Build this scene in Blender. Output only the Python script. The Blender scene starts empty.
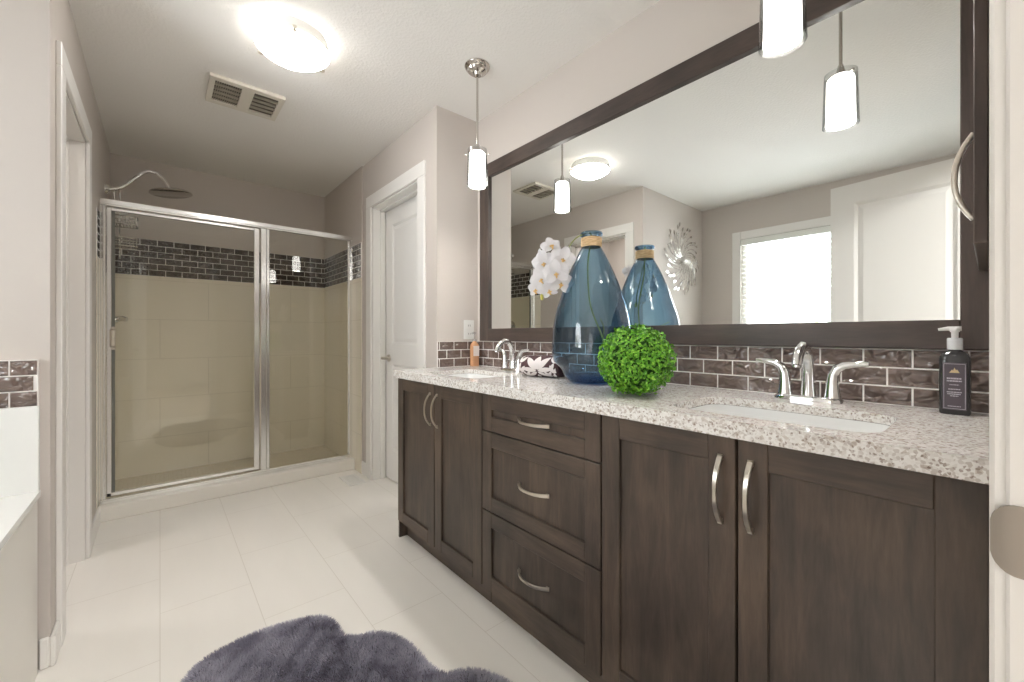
import bpy, bmesh, math, random
from mathutils import Vector, Matrix
import numpy as np
random.seed(7)
SC = bpy.context.scene
COL = SC.collection

# ------------------------------------------------------------------ camera
# f = 410.6 px of 1024, optical axis turned 40.6 deg from +Y towards +X, eye 1.10 m above the floor
F, CX, HY, H = 410.6, 512.0, 335.0, 1.10
YAW = math.atan(352.0 / F)
cam_d = bpy.data.cameras.new('camera')
cam_d.sensor_width = 36.0
cam_d.lens = 36.0 * F / 1024.0
cam_d.shift_y = -6.0 / 1024.0
cam_d.clip_start = 0.02
cam = bpy.data.objects.new('camera', cam_d)
cam.location = (0, 0, H)
cam.rotation_euler = (math.pi / 2, 0, -YAW)
COL.objects.link(cam)
SC.camera = cam

# ------------------------------------------------------------------ world, lights, exposure
w = bpy.data.worlds.new('sky'); SC.world = w; w.use_nodes = True
bg = w.node_tree.nodes['Background']
bg.inputs[0].default_value = (0.93, 0.96, 1.0, 1); bg.inputs[1].default_value = 5.0
EXPOSURE = 1.86
DOME_E, PEND_E, BULB_E, FILL_W = 9.2, 3.4, 150.0, 48.0
def area(name, loc, rot, sx, sy, watt, col=(1, 1, 1)):
    l = bpy.data.lights.new(name, 'AREA'); l.shape = 'RECTANGLE'; l.size = sx; l.size_y = sy
    l.energy = watt; l.color = col
    o = bpy.data.objects.new(name, l); o.location = loc; o.rotation_euler = rot; COL.objects.link(o); return o
# two unseen fill lights added behind the open doorway, and daylight at the bathroom window over the tub
area('bedroom_fill_top', (0.9, -1.4, 2.40), (0, 0, 0), 1.2, 1.2, FILL_W, (1, .985, .965))
area('bedroom_fill_side', (-2.5, -2.0, 1.4), (0, math.radians(-90), 0), 1.6, 2.6, 8.0, (.95, .98, 1))  # second added fill, the bedroom wall has no window opening
portal = area('window_portal', (-1.53, 1.07, 1.52), (0, math.radians(-90), 0), 1.05, 1.12, 1.0)
portal.data.cycles.is_portal = True
area('toilet_room_fill', (-.95, 2.7, 2.42), (0, 0, 0), .3, .3, 2.5, (1, .97, .94))  # added fill to brighten the dark opening, no fixture modelled
vs = SC.view_settings
vs.view_transform = 'Standard'; vs.look = 'None'; vs.exposure = EXPOSURE; vs.gamma = 1; vs.use_curve_mapping = False
cy = SC.cycles
cy.max_bounces = 14; cy.diffuse_bounces = 6; cy.glossy_bounces = 8; cy.transmission_bounces = 8
cy.transparent_max_bounces = 24; cy.use_denoising = True; cy.sample_clamp_indirect = 4.0
cy.caustics_reflective = True; cy.caustics_refractive = False

# ------------------------------------------------------------------ materials
def new_mat(name):
    m = bpy.data.materials.new(name); m.use_nodes = True
    nt = m.node_tree; return m, nt, nt.nodes['Principled BSDF']
def N(nt, t, **kw):
    n = nt.nodes.new(t)
    for k, v in kw.items(): setattr(n, k, v)
    return n
def L(nt, a, b): nt.links.new(a, b)
def coords(nt, scale=(1, 1, 1), loc=(0, 0, 0)):
    tc = N(nt, 'ShaderNodeTexCoord'); mp = N(nt, 'ShaderNodeMapping')
    mp.inputs['Scale'].default_value = scale; mp.inputs['Location'].default_value = loc
    L(nt, tc.outputs['Object'], mp.inputs[0]); return mp.outputs[0]
def noise(nt, vec, scale, detail=3, rough=.5, dist=0):
    n = N(nt, 'ShaderNodeTexNoise'); n.inputs['Scale'].default_value = scale
    n.inputs['Detail'].default_value = detail; n.inputs['Roughness'].default_value = rough
    n.inputs['Distortion'].default_value = dist
    L(nt, vec, n.inputs['Vector']); return n.outputs['Fac']
def ramp(nt, fac, stops):
    r = N(nt, 'ShaderNodeValToRGB'); e = r.color_ramp.elements
    while len(e) < len(stops): e.new(.5)
    for s, (p, c) in zip(e, stops): s.position = p; s.color = (*c, 1)
    L(nt, fac, r.inputs[0]); return r.outputs[0]
def bump(nt, b, h, strength, dist):
    n = N(nt, 'ShaderNodeBump'); n.inputs['Strength'].default_value = strength; n.inputs['Distance'].default_value = dist
    L(nt, h, n.inputs['Height']); L(nt, n.outputs[0], b.inputs['Normal']); return n
def plain(name, col, rough=.5, metal=0, spec=.5, coat=0):
    m, nt, b = new_mat(name)
    b.inputs['Base Color'].default_value = (*col, 1); b.inputs['Roughness'].default_value = rough
    b.inputs['Metallic'].default_value = metal; b.inputs['Specular IOR Level'].default_value = spec
    b.inputs['Coat Weight'].default_value = coat
    return m
def paint(name, col, rough, bs, strength, dist, det=2, stops=None):
    m, nt, b = new_mat(name)
    b.inputs['Base Color'].default_value = (*col, 1); b.inputs['Roughness'].default_value = rough
    b.inputs['Specular IOR Level'].default_value = .3
    v = coords(nt); f = noise(nt, v, bs, det)
    if stops:
        r = N(nt, 'ShaderNodeMapRange'); r.inputs[1].default_value = stops[0]; r.inputs[2].default_value = stops[1]
        L(nt, f, r.inputs[0]); f = r.outputs[0]
    bump(nt, b, f, strength, dist); return m

M = {}
M['wall'] = paint('wall_paint', (.585, .535, .495), .7, 160, .10, .002)
M['ceil'] = paint('ceiling_texture', (.82, .80, .77), .9, 75, .22, .004, 3, (.42, .62))
M['trim'] = plain('trim_white', (.80, .78, .75), .35)
M['door'] = plain('door_white', (.80, .785, .76), .4)
M['porcelain'] = plain('porcelain', (.86, .86, .85), .12)
M['tubwhite'] = plain('white_tile', (.82, .82, .80), .25)
M['chrome'] = plain('chrome', (.82, .82, .82), .07, 1)
M['satin'] = plain('brushed_nickel', (.62, .57, .50), .28, 1)
M['strike'] = plain('worn_nickel', (.34, .30, .26), .42, 1)
M['nickel'] = plain('polished_nickel', (.60, .57, .53), .12, 1)
M['frame_metal'] = plain('bright_aluminium', (.90, .90, .89), .2, 1)
M['silver'] = plain('silver_leaf', (.75, .74, .71), .2, 1)
M['mirror'] = plain('mirror_silver', (.90, .92, .91), .0, 1)
M['grout'] = plain('grout', (.86, .83, .80), .8)
M['plastic'] = plain('white_plastic', (.80, .79, .76), .4)
M['pump'] = plain('pump_plastic', (.78, .77, .76), .3)
M['collar'] = plain('pump_collar', (.55, .56, .58), .25)
M['vent'] = plain('vent_almond', (.70, .66, .58), .5)
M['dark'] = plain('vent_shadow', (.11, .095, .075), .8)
M['slat'] = plain('vent_slat', (.34, .31, .25), .6)
M['black'] = plain('gap_shade', (.012, .010, .009), .7)
M['blind'] = plain('blind_slat', (.80, .80, .76), .5)
def petal_mat():
    m, nt, b = new_mat('orchid_petal')
    b.inputs['Base Color'].default_value = (.76, .74, .76, 1); b.inputs['Roughness'].default_value = .55
    t = N(nt, 'ShaderNodeBsdfTranslucent'); t.inputs[0].default_value = (.76, .74, .75, 1)
    mx = N(nt, 'ShaderNodeMixShader'); mx.inputs[0].default_value = .22; L(nt, b.outputs[0], mx.inputs[1]); L(nt, t.outputs[0], mx.inputs[2])
    L(nt, mx.outputs[0], nt.nodes['Material Output'].inputs['Surface']); return m
M['petal'] = petal_mat()
M['lip'] = plain('orchid_lip', (.74, .48, .18), .5)
M['stem'] = plain('orchid_stem', (.22, .26, .05), .5)
M['bud'] = plain('orchid_bud', (.60, .56, .12), .5)
M['jute'] = None
M['label'] = plain('bottle_label', (.085, .070, .085), .45)
M['ink'] = plain('label_ink', (.55, .52, .58), .5)
M['gold'] = plain('label_gold', (.62, .48, .26), .4)
M['dark_liquid'] = plain('dark_bottle', (.030, .030, .032), .08, 0, .6)
M['amber'] = plain('amber_soap', (.60, .32, .17), .12)
M['soap_label'] = plain('pale_label', (.78, .70, .66), .3)
M['towel_brown'] = paint('towel_brown', (.085, .045, .048), .95, 600, .5, .002)
M['towel_white'] = paint('towel_white', (.80, .74, .72), .95, 600, .5, .002)
M['carpet'] = paint('carpet_beige', (.42, .37, .31), .95, 200, .6, .01)
M['hallwall'] = plain('bedroom_paint', (.45, .42, .38), .8)
M['siding'] = plain('house_siding', (.52, .53, .52), .8)
M['shingle'] = plain('roof_shingle', (.30, .30, .31), .8)
M['leafy'] = plain('tree_leaves', (.20, .24, .14), .8)

def floor_mat():
    m, nt, b = new_mat('floor_tile')
    # 0.305 x 0.61 m rectified tiles, long side down the room, thin pale grout
    mp = coords(nt, (1, 1, 1), (0, 0, 0))
    rot = N(nt, 'ShaderNodeVectorRotate'); rot.rotation_type = 'Z_AXIS'; rot.inputs['Angle'].default_value = math.pi / 2
    L(nt, mp, rot.inputs[0])
    br = N(nt, 'ShaderNodeTexBrick'); br.offset = .5
    br.inputs['Scale'].default_value = 1; br.inputs['Brick Width'].default_value = .61; br.inputs['Row Height'].default_value = .305
    br.inputs['Mortar Size'].default_value = .0016; br.inputs['Mortar Smooth'].default_value = .3
    br.inputs['Color1'].default_value = (.87, .84, .79, 1); br.inputs['Color2'].default_value = (.88, .85, .80, 1)
    br.inputs['Mortar'].default_value = (.73, .69, .63, 1)
    L(nt, rot.outputs[0], br.inputs['Vector'])
    f = noise(nt, coords(nt, (3, .6, 1)), 3, 4)
    mix = N(nt, 'ShaderNodeMixRGB', blend_type='MULTIPLY'); mix.inputs[0].default_value = 1
    L(nt, br.outputs['Color'], mix.inputs[1]); L(nt, ramp(nt, f, [(.3, (.97, .97, .97)), (.7, (1, 1, 1))]), mix.inputs[2])
    L(nt, mix.outputs[0], b.inputs['Base Color']); b.inputs['Roughness'].default_value = .32
    bump(nt, b, br.outputs['Fac'], -.3, .001); return m
M['floor'] = floor_mat()

def shower_tile(name, ax, c1, c2, mortar, bw=.61, rh=.305):
    m, nt, b = new_mat(name)
    tc = N(nt, 'ShaderNodeTexCoord'); sp = N(nt, 'ShaderNodeSeparateXYZ'); cb = N(nt, 'ShaderNodeCombineXYZ')
    L(nt, tc.outputs['Object'], sp.inputs[0]); L(nt, sp.outputs[ax[0]], cb.inputs[0]); L(nt, sp.outputs[ax[1]], cb.inputs[1])
    br = N(nt, 'ShaderNodeTexBrick'); br.offset = .5
    br.inputs['Scale'].default_value = 1; br.inputs['Brick Width'].default_value = bw; br.inputs['Row Height'].default_value = rh
    br.inputs['Mortar Size'].default_value = .0018; br.inputs['Mortar Smooth'].default_value = .2
    br.inputs['Color1'].default_value = (*c1, 1); br.inputs['Color2'].default_value = (*c2, 1); br.inputs['Mortar'].default_value = (*mortar, 1)
    L(nt, cb.outputs[0], br.inputs['Vector']); L(nt, br.outputs['Color'], b.inputs['Base Color'])
    b.inputs['Roughness'].default_value = .22; return m
ST = ((.83, .77, .65), (.84, .78, .66), (.68, .62, .51))
M['shower_x'] = shower_tile('shower_tile_back', ('X', 'Z'), *ST)
M['shower_y'] = shower_tile('shower_tile_side', ('Y', 'Z'), *ST)
M['pan'] = shower_tile('shower_pan_mosaic', ('X', 'Y'), (.66, .59, .47), (.68, .61, .49), (.56, .50, .39), .05, .05)
M['curb'] = plain('curb_tile', (.80, .77, .71), .3)

def mosaic(name, c1, c2, amp, fq=26):
    m, nt, b = new_mat(name)
    v = coords(nt)
    f = noise(nt, v, 9, 2)
    L(nt, ramp(nt, f, [(.35, c1), (.65, c2)]), b.inputs['Base Color'])
    b.inputs['Roughness'].default_value = .05; b.inputs['Specular IOR Level'].default_value = 1.0
    f2 = noise(nt, coords(nt, (1, 1, 1.4), (3, 5, 1)), fq, 1.5, .5, .6)
    bump(nt, b, f2, amp, .028); return m
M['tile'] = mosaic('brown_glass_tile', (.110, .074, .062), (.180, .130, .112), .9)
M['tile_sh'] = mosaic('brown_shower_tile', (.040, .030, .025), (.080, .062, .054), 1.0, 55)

def wood(name, axis, c0, c1, c2):
    m, nt, b = new_mat(name)
    sc = {'z': (9, 9, 1.1), 'y': (9, 1.1, 9)}[axis]
    v = coords(nt, sc)
    f = noise(nt, v, 2.4, 6, .62, .8)
    cl = noise(nt, coords(nt, (1, 1, .8)), 3.2, 3, .55, .4)
    fine = noise(nt, coords(nt, tuple(k * 7 for k in sc)), 3, 2)
    add = N(nt, 'ShaderNodeMath', operation='ADD'); L(nt, f, add.inputs[0]); L(nt, cl, add.inputs[1])
    mul = N(nt, 'ShaderNodeMath', operation='MULTIPLY'); L(nt, add.outputs[0], mul.inputs[0]); mul.inputs[1].default_value = .5
    c = ramp(nt, mul.outputs[0], [(.36, c0), (.5, c1), (.64, c2)])
    mx = N(nt, 'ShaderNodeMixRGB', blend_type='MULTIPLY'); mx.inputs[0].default_value = .55
    L(nt, c, mx.inputs[1]); L(nt, ramp(nt, fine, [(.35, (.78, .77, .76)), (.6, (1, 1, 1))]), mx.inputs[2])
    L(nt, mx.outputs[0], b.inputs['Base Color'])
    b.inputs['Roughness'].default_value = .38; b.inputs['Specular IOR Level'].default_value = .45
    bump(nt, b, fine, .08, .001); return m
WC = ((.042, .032, .026), (.076, .056, .044), (.122, .086, .063))
M['wood_v'] = wood('stained_wood_upright', 'z', *WC)
M['wood_h'] = wood('stained_wood_level', 'y', *WC)
M['frame_h'] = wood('frame_wood_level', 'y', (.040, .029, .025), (.064, .046, .039), (.092, .066, .054))
M['frame_v'] = wood('frame_wood_upright', 'z', (.040, .029, .025), (.064, .046, .039), (.092, .066, .054))

def quartz():
    m, nt, b = new_mat('speckled_quartz')
    v = coords(nt)
    def cells(scale, loc):
        vo = N(nt, 'ShaderNodeTexVoronoi'); vo.inputs['Scale'].default_value = scale
        L(nt, coords(nt, (1, 1, 1), loc), vo.inputs['Vector'])
        sp = N(nt, 'ShaderNodeSeparateColor'); L(nt, vo.outputs['Color'], sp.inputs[0]); return sp
    a = cells(200, (0, 0, 0)); c = cells(120, (4, 2, 1)); d = cells(280, (1, 7, 3))
    base = ramp(nt, a.outputs[0], [(.0, (.88, .865, .84)), (.45, (.83, .81, .78)), (.75, (.75, .72, .685)), (.95, (.60, .55, .51))])
    big = ramp(nt, c.outputs[1], [(.84, (1, 1, 1)), (.94, (.76, .71, .67))])
    sm = ramp(nt, d.outputs[2], [(.87, (1, 1, 1)), (.94, (.52, .46, .43))])
    m1 = N(nt, 'ShaderNodeMixRGB', blend_type='MULTIPLY'); m1.inputs[0].default_value = 1; L(nt, base, m1.inputs[1]); L(nt, big, m1.inputs[2])
    m2 = N(nt, 'ShaderNodeMixRGB', blend_type='MULTIPLY'); m2.inputs[0].default_value = 1; L(nt, m1.outputs[0], m2.inputs[1]); L(nt, sm, m2.inputs[2])
    L(nt, m2.outputs[0], b.inputs['Base Color']); b.inputs['Roughness'].default_value = .1; return m
M['quartz'] = quartz()

def thin_glass(name, tint, edge, rough=0.0, refl=1.0, ior=1.5, body=None, bodyf=0.0):
    # clear pane: what is behind shows through the tint, the sky and lamps reflect by Fresnel
    m = bpy.data.materials.new(name); m.use_nodes = True; nt = m.node_tree
    nt.nodes.remove(nt.nodes['Principled BSDF']); out = nt.nodes['Material Output']
    tr = N(nt, 'ShaderNodeBsdfTransparent'); gl = N(nt, 'ShaderNodeBsdfGlossy'); gl.inputs['Roughness'].default_value = rough
    lw = N(nt, 'ShaderNodeLayerWeight'); lw.inputs[0].default_value = .5
    pw = N(nt, 'ShaderNodeMath', operation='POWER'); pw.inputs[1].default_value = 5; L(nt, lw.outputs['Facing'], pw.inputs[0])
    fr = N(nt, 'ShaderNodeMath', operation='MULTIPLY_ADD'); fr.inputs[1].default_value = 1 - ((ior - 1) / (ior + 1)) ** 2; fr.inputs[2].default_value = ((ior - 1) / (ior + 1)) ** 2; L(nt, pw.outputs[0], fr.inputs[0])
    L(nt, ramp(nt, lw.outputs['Facing'], [(0.0, tint), (.55, tuple(t * .5 + e * .5 for t, e in zip(tint, edge))), (1.0, edge)]), tr.inputs[0])
    mu = N(nt, 'ShaderNodeMath', operation='MULTIPLY'); mu.inputs[1].default_value = refl; L(nt, fr.outputs[0], mu.inputs[0])
    mx = N(nt, 'ShaderNodeMixShader'); L(nt, mu.outputs[0], mx.inputs[0]); L(nt, tr.outputs[0], mx.inputs[1]); L(nt, gl.outputs[0], mx.inputs[2])
    res = mx.outputs[0]
    if body:
        df = N(nt, 'ShaderNodeBsdfTranslucent'); df.inputs[0].default_value = (*body, 1); d2_ = N(nt, 'ShaderNodeBsdfDiffuse'); d2_.inputs[0].default_value = (*body, 1)
        ad = N(nt, 'ShaderNodeMixShader'); ad.inputs[0].default_value = .5; L(nt, df.outputs[0], ad.inputs[1]); L(nt, d2_.outputs[0], ad.inputs[2])
        m3 = N(nt, 'ShaderNodeMixShader'); m3.inputs[0].default_value = bodyf; L(nt, res, m3.inputs[1]); L(nt, ad.outputs[0], m3.inputs[2]); res = m3.outputs[0]
    L(nt, res, out.inputs['Surface']); return m
M['pane'] = thin_glass('shower_glass', (.985, .985, .97), (.85, .87, .80))
M['winglass'] = thin_glass('window_glass', (.97, .98, .98), (.9, .92, .92))
M['clear'] = thin_glass('clear_glass', (.97, .97, .97), (.70, .72, .72))
M['blue'] = thin_glass('blue_glass', (.55, .73, .84), (.10, .23, .38), 0.0, 1.5, 1.58, (.10, .24, .40), .045)
M['bluebase'] = thin_glass('blue_glass_base', (.40, .58, .82), (.10, .20, .42), 0.0, 1.0, 1.5, (.10, .22, .45), .15)

def emit(name, col, s):
    m, nt, b = new_mat(name)
    b.inputs['Base Color'].default_value = (.85, .85, .83, 1); b.inputs['Roughness'].default_value = .25
    b.inputs['Emission Color'].default_value = (*col, 1); b.inputs['Emission Strength'].default_value = s; return m
M['dome'] = emit('lit_dome_glass', (1, .965, .92), DOME_E)
M['shade'] = emit('lit_shade_glass', (1, .96, .90), PEND_E)

M['bulb'] = emit('lit_bulb', (1, .97, .93), BULB_E)
def jute():
    m, nt, b = new_mat('jute_wrap')
    f = noise(nt, coords(nt, (30, 30, 260)), 1.5, 3)
    L(nt, ramp(nt, f, [(.3, (.42, .27, .13)), (.6, (.66, .47, .27)), (.8, (.74, .58, .38))]), b.inputs['Base Color'])
    b.inputs['Roughness'].default_value = .9; bump(nt, b, f, .8, .002); return m
M['jute'] = jute()

def vcol_mat(name, stops, scale, rough, sub=0, det=3):
    m, nt, b = new_mat(name)
    f = noise(nt, coords(nt), scale, det, .6)
    L(nt, ramp(nt, f, stops), b.inputs['Base Color']); b.inputs['Roughness'].default_value = rough; return m
M['box_leaf'] = vcol_mat('boxwood_leaf', [(.32, (.02, .12, .004)), (.5, (.11, .36, .012)), (.66, (.32, .62, .06))], 90, .45)
M['box_core'] = plain('boxwood_core', (.02, .07, .008), .9)
M['pile'] = vcol_mat('rug_pile', [(.36, (.20, .19, .25)), (.48, (.38, .37, .45)), (.68, (.47, .46, .54))], 7, .8)
M['rug_back'] = plain('rug_backing', (.12, .11, .14), .95)

# ------------------------------------------------------------------ mesh helpers
class MB:
    def __init__(s): s.bm = bmesh.new()
    def box(s, x0, x1, y0, y1, z0, z1, bev=0.0, mi=0, seg=1):
        r = bmesh.ops.create_cube(s.bm, size=1)
        vs_ = r['verts']
        for v in vs_:
            v.co = Vector(((x0 + x1) / 2 + v.co.x * (x1 - x0), (y0 + y1) / 2 + v.co.y * (y1 - y0), (z0 + z1) / 2 + v.co.z * (z1 - z0)))
        fs = {f for v in vs_ for f in v.link_faces}
        for f in fs: f.material_index = mi
        if bev > 0:
            es = list({e for v in vs_ for e in v.link_edges})
            rr = bmesh.ops.bevel(s.bm, geom=es, offset=bev, segments=seg, affect='EDGES', profile=.5)
            for f in rr['faces']: f.material_index = mi
        return s
    def face(s, pts, mi=0):
        f = s.bm.faces.new([s.bm.verts.new(p) for p in pts]); f.material_index = mi; return f
    def loft(s, loops, mi=0, cap0=True, cap1=True, closed=True):
        rows = [[s.bm.verts.new(p) for p in lp] for lp in loops]
        n = len(rows[0])
        for a, b in zip(rows, rows[1:]):
            for i in range(n if closed else n - 1):
                j = (i + 1) % n
                f = s.bm.faces.new((a[i], a[j], b[j], b[i])); f.material_index = mi
        if cap0: s.bm.faces.new(rows[0][::-1]).material_index = mi
        if cap1: s.bm.faces.new(rows[-1]).material_index = mi
        return rows
    def lathe(s, prof, c, n=40, mi=0, cap0=False, cap1=False, mod=None, mis=None):
        loops = []
        for r, z in prof:
            loops.append([(c[0] + r * (mod(t, z) if mod else 1) * math.cos(t), c[1] + r * (mod(t, z) if mod else 1) * math.sin(t), c[2] + z)
                          for t in [2 * math.pi * i / n for i in range(n)]])
        rows = s.loft(loops, mi, cap0, cap1)
        return rows
    def tube(s, pts, r, n=10, mi=0, caps=True, flat=None):
        pts = [Vector(p) for p in pts]; k = len(pts)
        rs = r if isinstance(r, (list, tuple)) else [r] * k
        tan = [(pts[min(i + 1, k - 1)] - pts[max(i - 1, 0)]).normalized() for i in range(k)]
        up = Vector((0, 0, 1)) if abs(tan[0].z) < .9 else Vector((1, 0, 0))
        loops = []
        for i in range(k):
            side = tan[i].cross(up).normalized(); up = side.cross(tan[i]).normalized()
            loops.append([pts[i] + (side * math.cos(2 * math.pi * j / n) + up * math.sin(2 * math.pi * j / n)) * rs[i] for j in range(n)])
        s.loft(loops, mi, caps, caps); return s
    def strip(s, pts, side, w_, t_, mi=0):
        """flat bar swept along pts; side = constant width direction; w_, t_ scalars or lists"""
        pts = [Vector(p) for p in pts]; k = len(pts); side = Vector(side).normalized()
        ws = w_ if isinstance(w_, (list, tuple)) else [w_] * k
        ts = t_ if isinstance(t_, (list, tuple)) else [t_] * k
        loops = []
        for i in range(k):
            tan = (pts[min(i + 1, k - 1)] - pts[max(i - 1, 0)]).normalized()
            nn = tan.cross(side).normalized()
            a, b = side * ws[i] / 2, nn * ts[i] / 2
            loops.append([pts[i] + a * .8 + b, pts[i] + a + b * .5, pts[i] + a - b * .5, pts[i] + a * .8 - b, pts[i] - a * .8 - b, pts[i] - a - b * .5, pts[i] - a + b * .5, pts[i] - a * .8 + b])
        s.loft(loops, mi); return s
    def sphere(s, c, r, u=20, v=12, mi=0, sc=(1, 1, 1)):
        rr = bmesh.ops.create_uvsphere(s.bm, u_segments=u, v_segments=v, radius=r)
        for vv in rr['verts']: vv.co = Vector(c) + Vector((vv.co.x * sc[0], vv.co.y * sc[1], vv.co.z * sc[2]))
        for f in {f for vv in rr['verts'] for f in vv.link_faces}: f.material_index = mi
        return s
    def xf(s, mat, start=0):
        bmesh.ops.transform(s.bm, matrix=mat, verts=list(s.bm.verts)[start:]); return s
    def build(s, name, mats, parent=None, smooth=True, angle=38, normals=True):
        bm = s.bm
        if normals: bmesh.ops.recalc_face_normals(bm, faces=bm.faces)
        if smooth:
            lim = math.radians(angle)
            for f in bm.faces: f.smooth = True
            for e in bm.edges:
                if len(e.link_faces) == 2:
                    e.smooth = e.calc_face_angle(0) < lim
                else: e.smooth = False
        off = world_of(parent)
        if off.length: bmesh.ops.translate(bm, vec=-off, verts=bm.verts)
        me = bpy.data.meshes.new(name); bm.to_mesh(me); bm.free()
        for m in (mats if isinstance(mats, (list, tuple)) else [mats]): me.materials.append(m if not isinstance(m, str) else M[m])
        o = bpy.data.objects.new(name, me); COL.objects.link(o)
        if parent: o.parent = parent
        return o
def world_of(o):
    p = Vector((0, 0, 0))
    while o: p += Vector(o.location); o = o.parent
    return p
def thing(name, loc, label, cat, group=None):
    o = bpy.data.objects.new(name, None); COL.objects.link(o); o.location = loc; o.empty_display_size = .05
    return tag(o, label, cat, group)
def tag(o, label, cat, group=None):
    o['label'] = label; o['category'] = cat
    if group: o['group'] = group
    return o
def struct(o, label=None, cat=None):
    o['kind'] = 'structure'
    if label: o['label'] = label
    if cat: o['category'] = cat
    return o
def plabel(o, t): o['label'] = t; return o
def recenter(o):
    """put a single-mesh thing's origin at the middle of its base"""
    vs_ = [v.co.copy() for v in o.data.vertices]
    lo = Vector([min(v[i] for v in vs_) for i in range(3)]); hi = Vector([max(v[i] for v in vs_) for i in range(3)])
    c = Vector(((lo.x + hi.x) / 2, (lo.y + hi.y) / 2, lo.z))
    o.data.transform(Matrix.Translation(-c)); o.location = c; return o
def copy_tree(o, parent=None):
    c = o.copy(); COL.objects.link(c); c.parent = parent
    for ch in list(o.children): copy_tree(ch, c)
    return c
def px(x, y, d):
    """point seen at pixel (x, y) of the photograph, d metres along the optical axis"""
    u, v = (x - CX) / F, (HY - y) / F
    s_, c_ = math.sin(YAW), math.cos(YAW)
    return Vector((d * (s_ + c_ * u), d * (c_ - s_ * u), H + d * v))
def sup(a, b, n, t):
    c_, s_ = abs(math.cos(t)), abs(math.sin(t))
    r = ((c_ / a) ** n + (s_ / b) ** n) ** (-1 / n); return r * math.cos(t), r * math.sin(t)

# ------------------------------------------------------------------ the room shell
CE = 2.44
XE, YS, YST = 1.52, -0.012, 2.105        # mirror wall, south wall (the doorway), stub wall behind the vanity end
XD, XW, YT, XT, YN = 1.226, -0.278, 2.04, -1.44, 4.22
XSR = 1.215
def wall(name, boxes, m='wall'):
    b = MB()
    for q in boxes: b.box(*q)
    return struct(b.build(name, m, smooth=False))
fl = MB(); fl.box(-1.6, 1.7, -.13, 4.35, -.1, 0); struct(fl.build('floor', 'floor', smooth=False))
ce = MB(); ce.box(-1.6, 1.7, -.13, 4.35, CE, CE + .1); struct(ce.build('ceiling', 'ceil', smooth=False))
wall('wall_east', [(XE, XE + .1, -.13, 2.2, 0, CE)])
wall('wall_vanity_end', [(XD, XE, YST, YST + .1, 0, CE)])
wall('wall_closet_door', [(XD, XD + .12, YST + .1, 2.32, 0, CE), (XD, XD + .12, 3.06, 3.25, 0, CE), (XD, XD + .12, 2.32, 3.06, 2.07, CE)])
wall('wall_shower_right', [(XSR, XSR + .14, 3.25, YN, 0, CE)])
wall('wall_north', [(-.40, XSR + .14, YN, YN + .1, 0, CE)])
wall('wall_west', [(XW - .12, XW, YT + .1, 2.215, 0, CE), (XW - .12, XW, 2.89, YN, 0, CE), (XW - .12, XW, 2.215, 2.89, 2.05, CE)])
wall('wall_tub_north', [(XT - .1, XW, YT, YT + .1, 0, CE)])
wall('wall_tub_west', [(XT - .1, XT, -.13, .50, 0, CE), (XT - .1, XT, 1.645, YT, 0, CE), (XT - .1, XT, .50, 1.645, 2.06, CE), (XT - .1, XT, .50, 1.645, 0, .98)])
wall('wall_south', [(XT, -.15, -.13, YS, 0, CE), (.54, XE, -.13, YS, 0, CE), (-.15, .54, -.13, YS, 2.06, CE)])
# small toilet room behind the western doorway
wall('wall_toilet_room', [(-1.5, XW - .12, 3.3, 3.4, 0, CE), (-1.6, -1.5, YT + .1, 3.4, 0, CE)])
wall('wall_light_block', [(1.70, 1.80, 2.09, 3.45, 0, CE), (XD + .12, 1.70, 3.35, 3.45, 0, CE), (1.62, 1.70, 2.09, 2.19, 0, CE)])  # unseen walls added to block sky light leaking under the closed door
# the bedroom behind the doorway the photograph is taken from
wall('floor_bedroom', [(-2.6, 2.6, -4.1, -.13, -.1, 0)], 'carpet')
wall('ceiling_bedroom', [(-2.6, 2.6, -4.1, -.13, CE, CE + .1)], 'ceil')
wall('wall_bedroom', [(-2.6, 2.6, -4.2, -4.1, 0, CE), (-2.7, -2.6, -4.1, -.13, 0, CE), (2.6, 2.7, -4.1, -.13, 0, CE),
                      (-2.6, XT - .1, -.13, -.03, 0, CE), (XE + .1, 2.6, -.13, -.03, 0, CE)], 'hallwall')

# ------------------------------------------------------------------ door casings, doors, baseboards
def casing_x(name, xf_, sgn, y0, y1, zt, wd, th=.016, jamb=.12):
    """casing on a wall of constant x (face xf_, room on side sgn) with jamb lining"""
    b = MB(); a0, a1 = sorted((xf_, xf_ + sgn * th))
    b.box(a0, a1, y0 - wd, y0, 0, zt, .003); b.box(a0, a1, y1, y1 + wd, 0, zt, .003)
    b.box(a0, a1, y0 - wd, y1 + wd, zt, zt + wd, .003)
    j0, j1 = sorted((xf_, xf_ - sgn * jamb))
    b.box(j0, j1, y0, y0 + .012, 0, zt); b.box(j0, j1, y1 - .012, y1, 0, zt); b.box(j0, j1, y0, y1, zt - .012, zt)
    # stop strips
    m0, m1 = sorted((xf_ - sgn * .055, xf_ - sgn * .09))
    b.box(m0, m1, y1 - .024, y1 - .012, 0, zt); b.box(m0, m1, y0 + .012, y0 + .024, 0, zt); b.box(m0, m1, y0, y1, zt - .024, zt - .012)
    return struct(b.build(name, 'trim', smooth=False))
casing_x('trim_1', XD, -1, 2.32, 3.06, 2.07, .09)
casing_x('trim_2', XW, 1, 2.215, 2.89, 2.05, .085)

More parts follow.
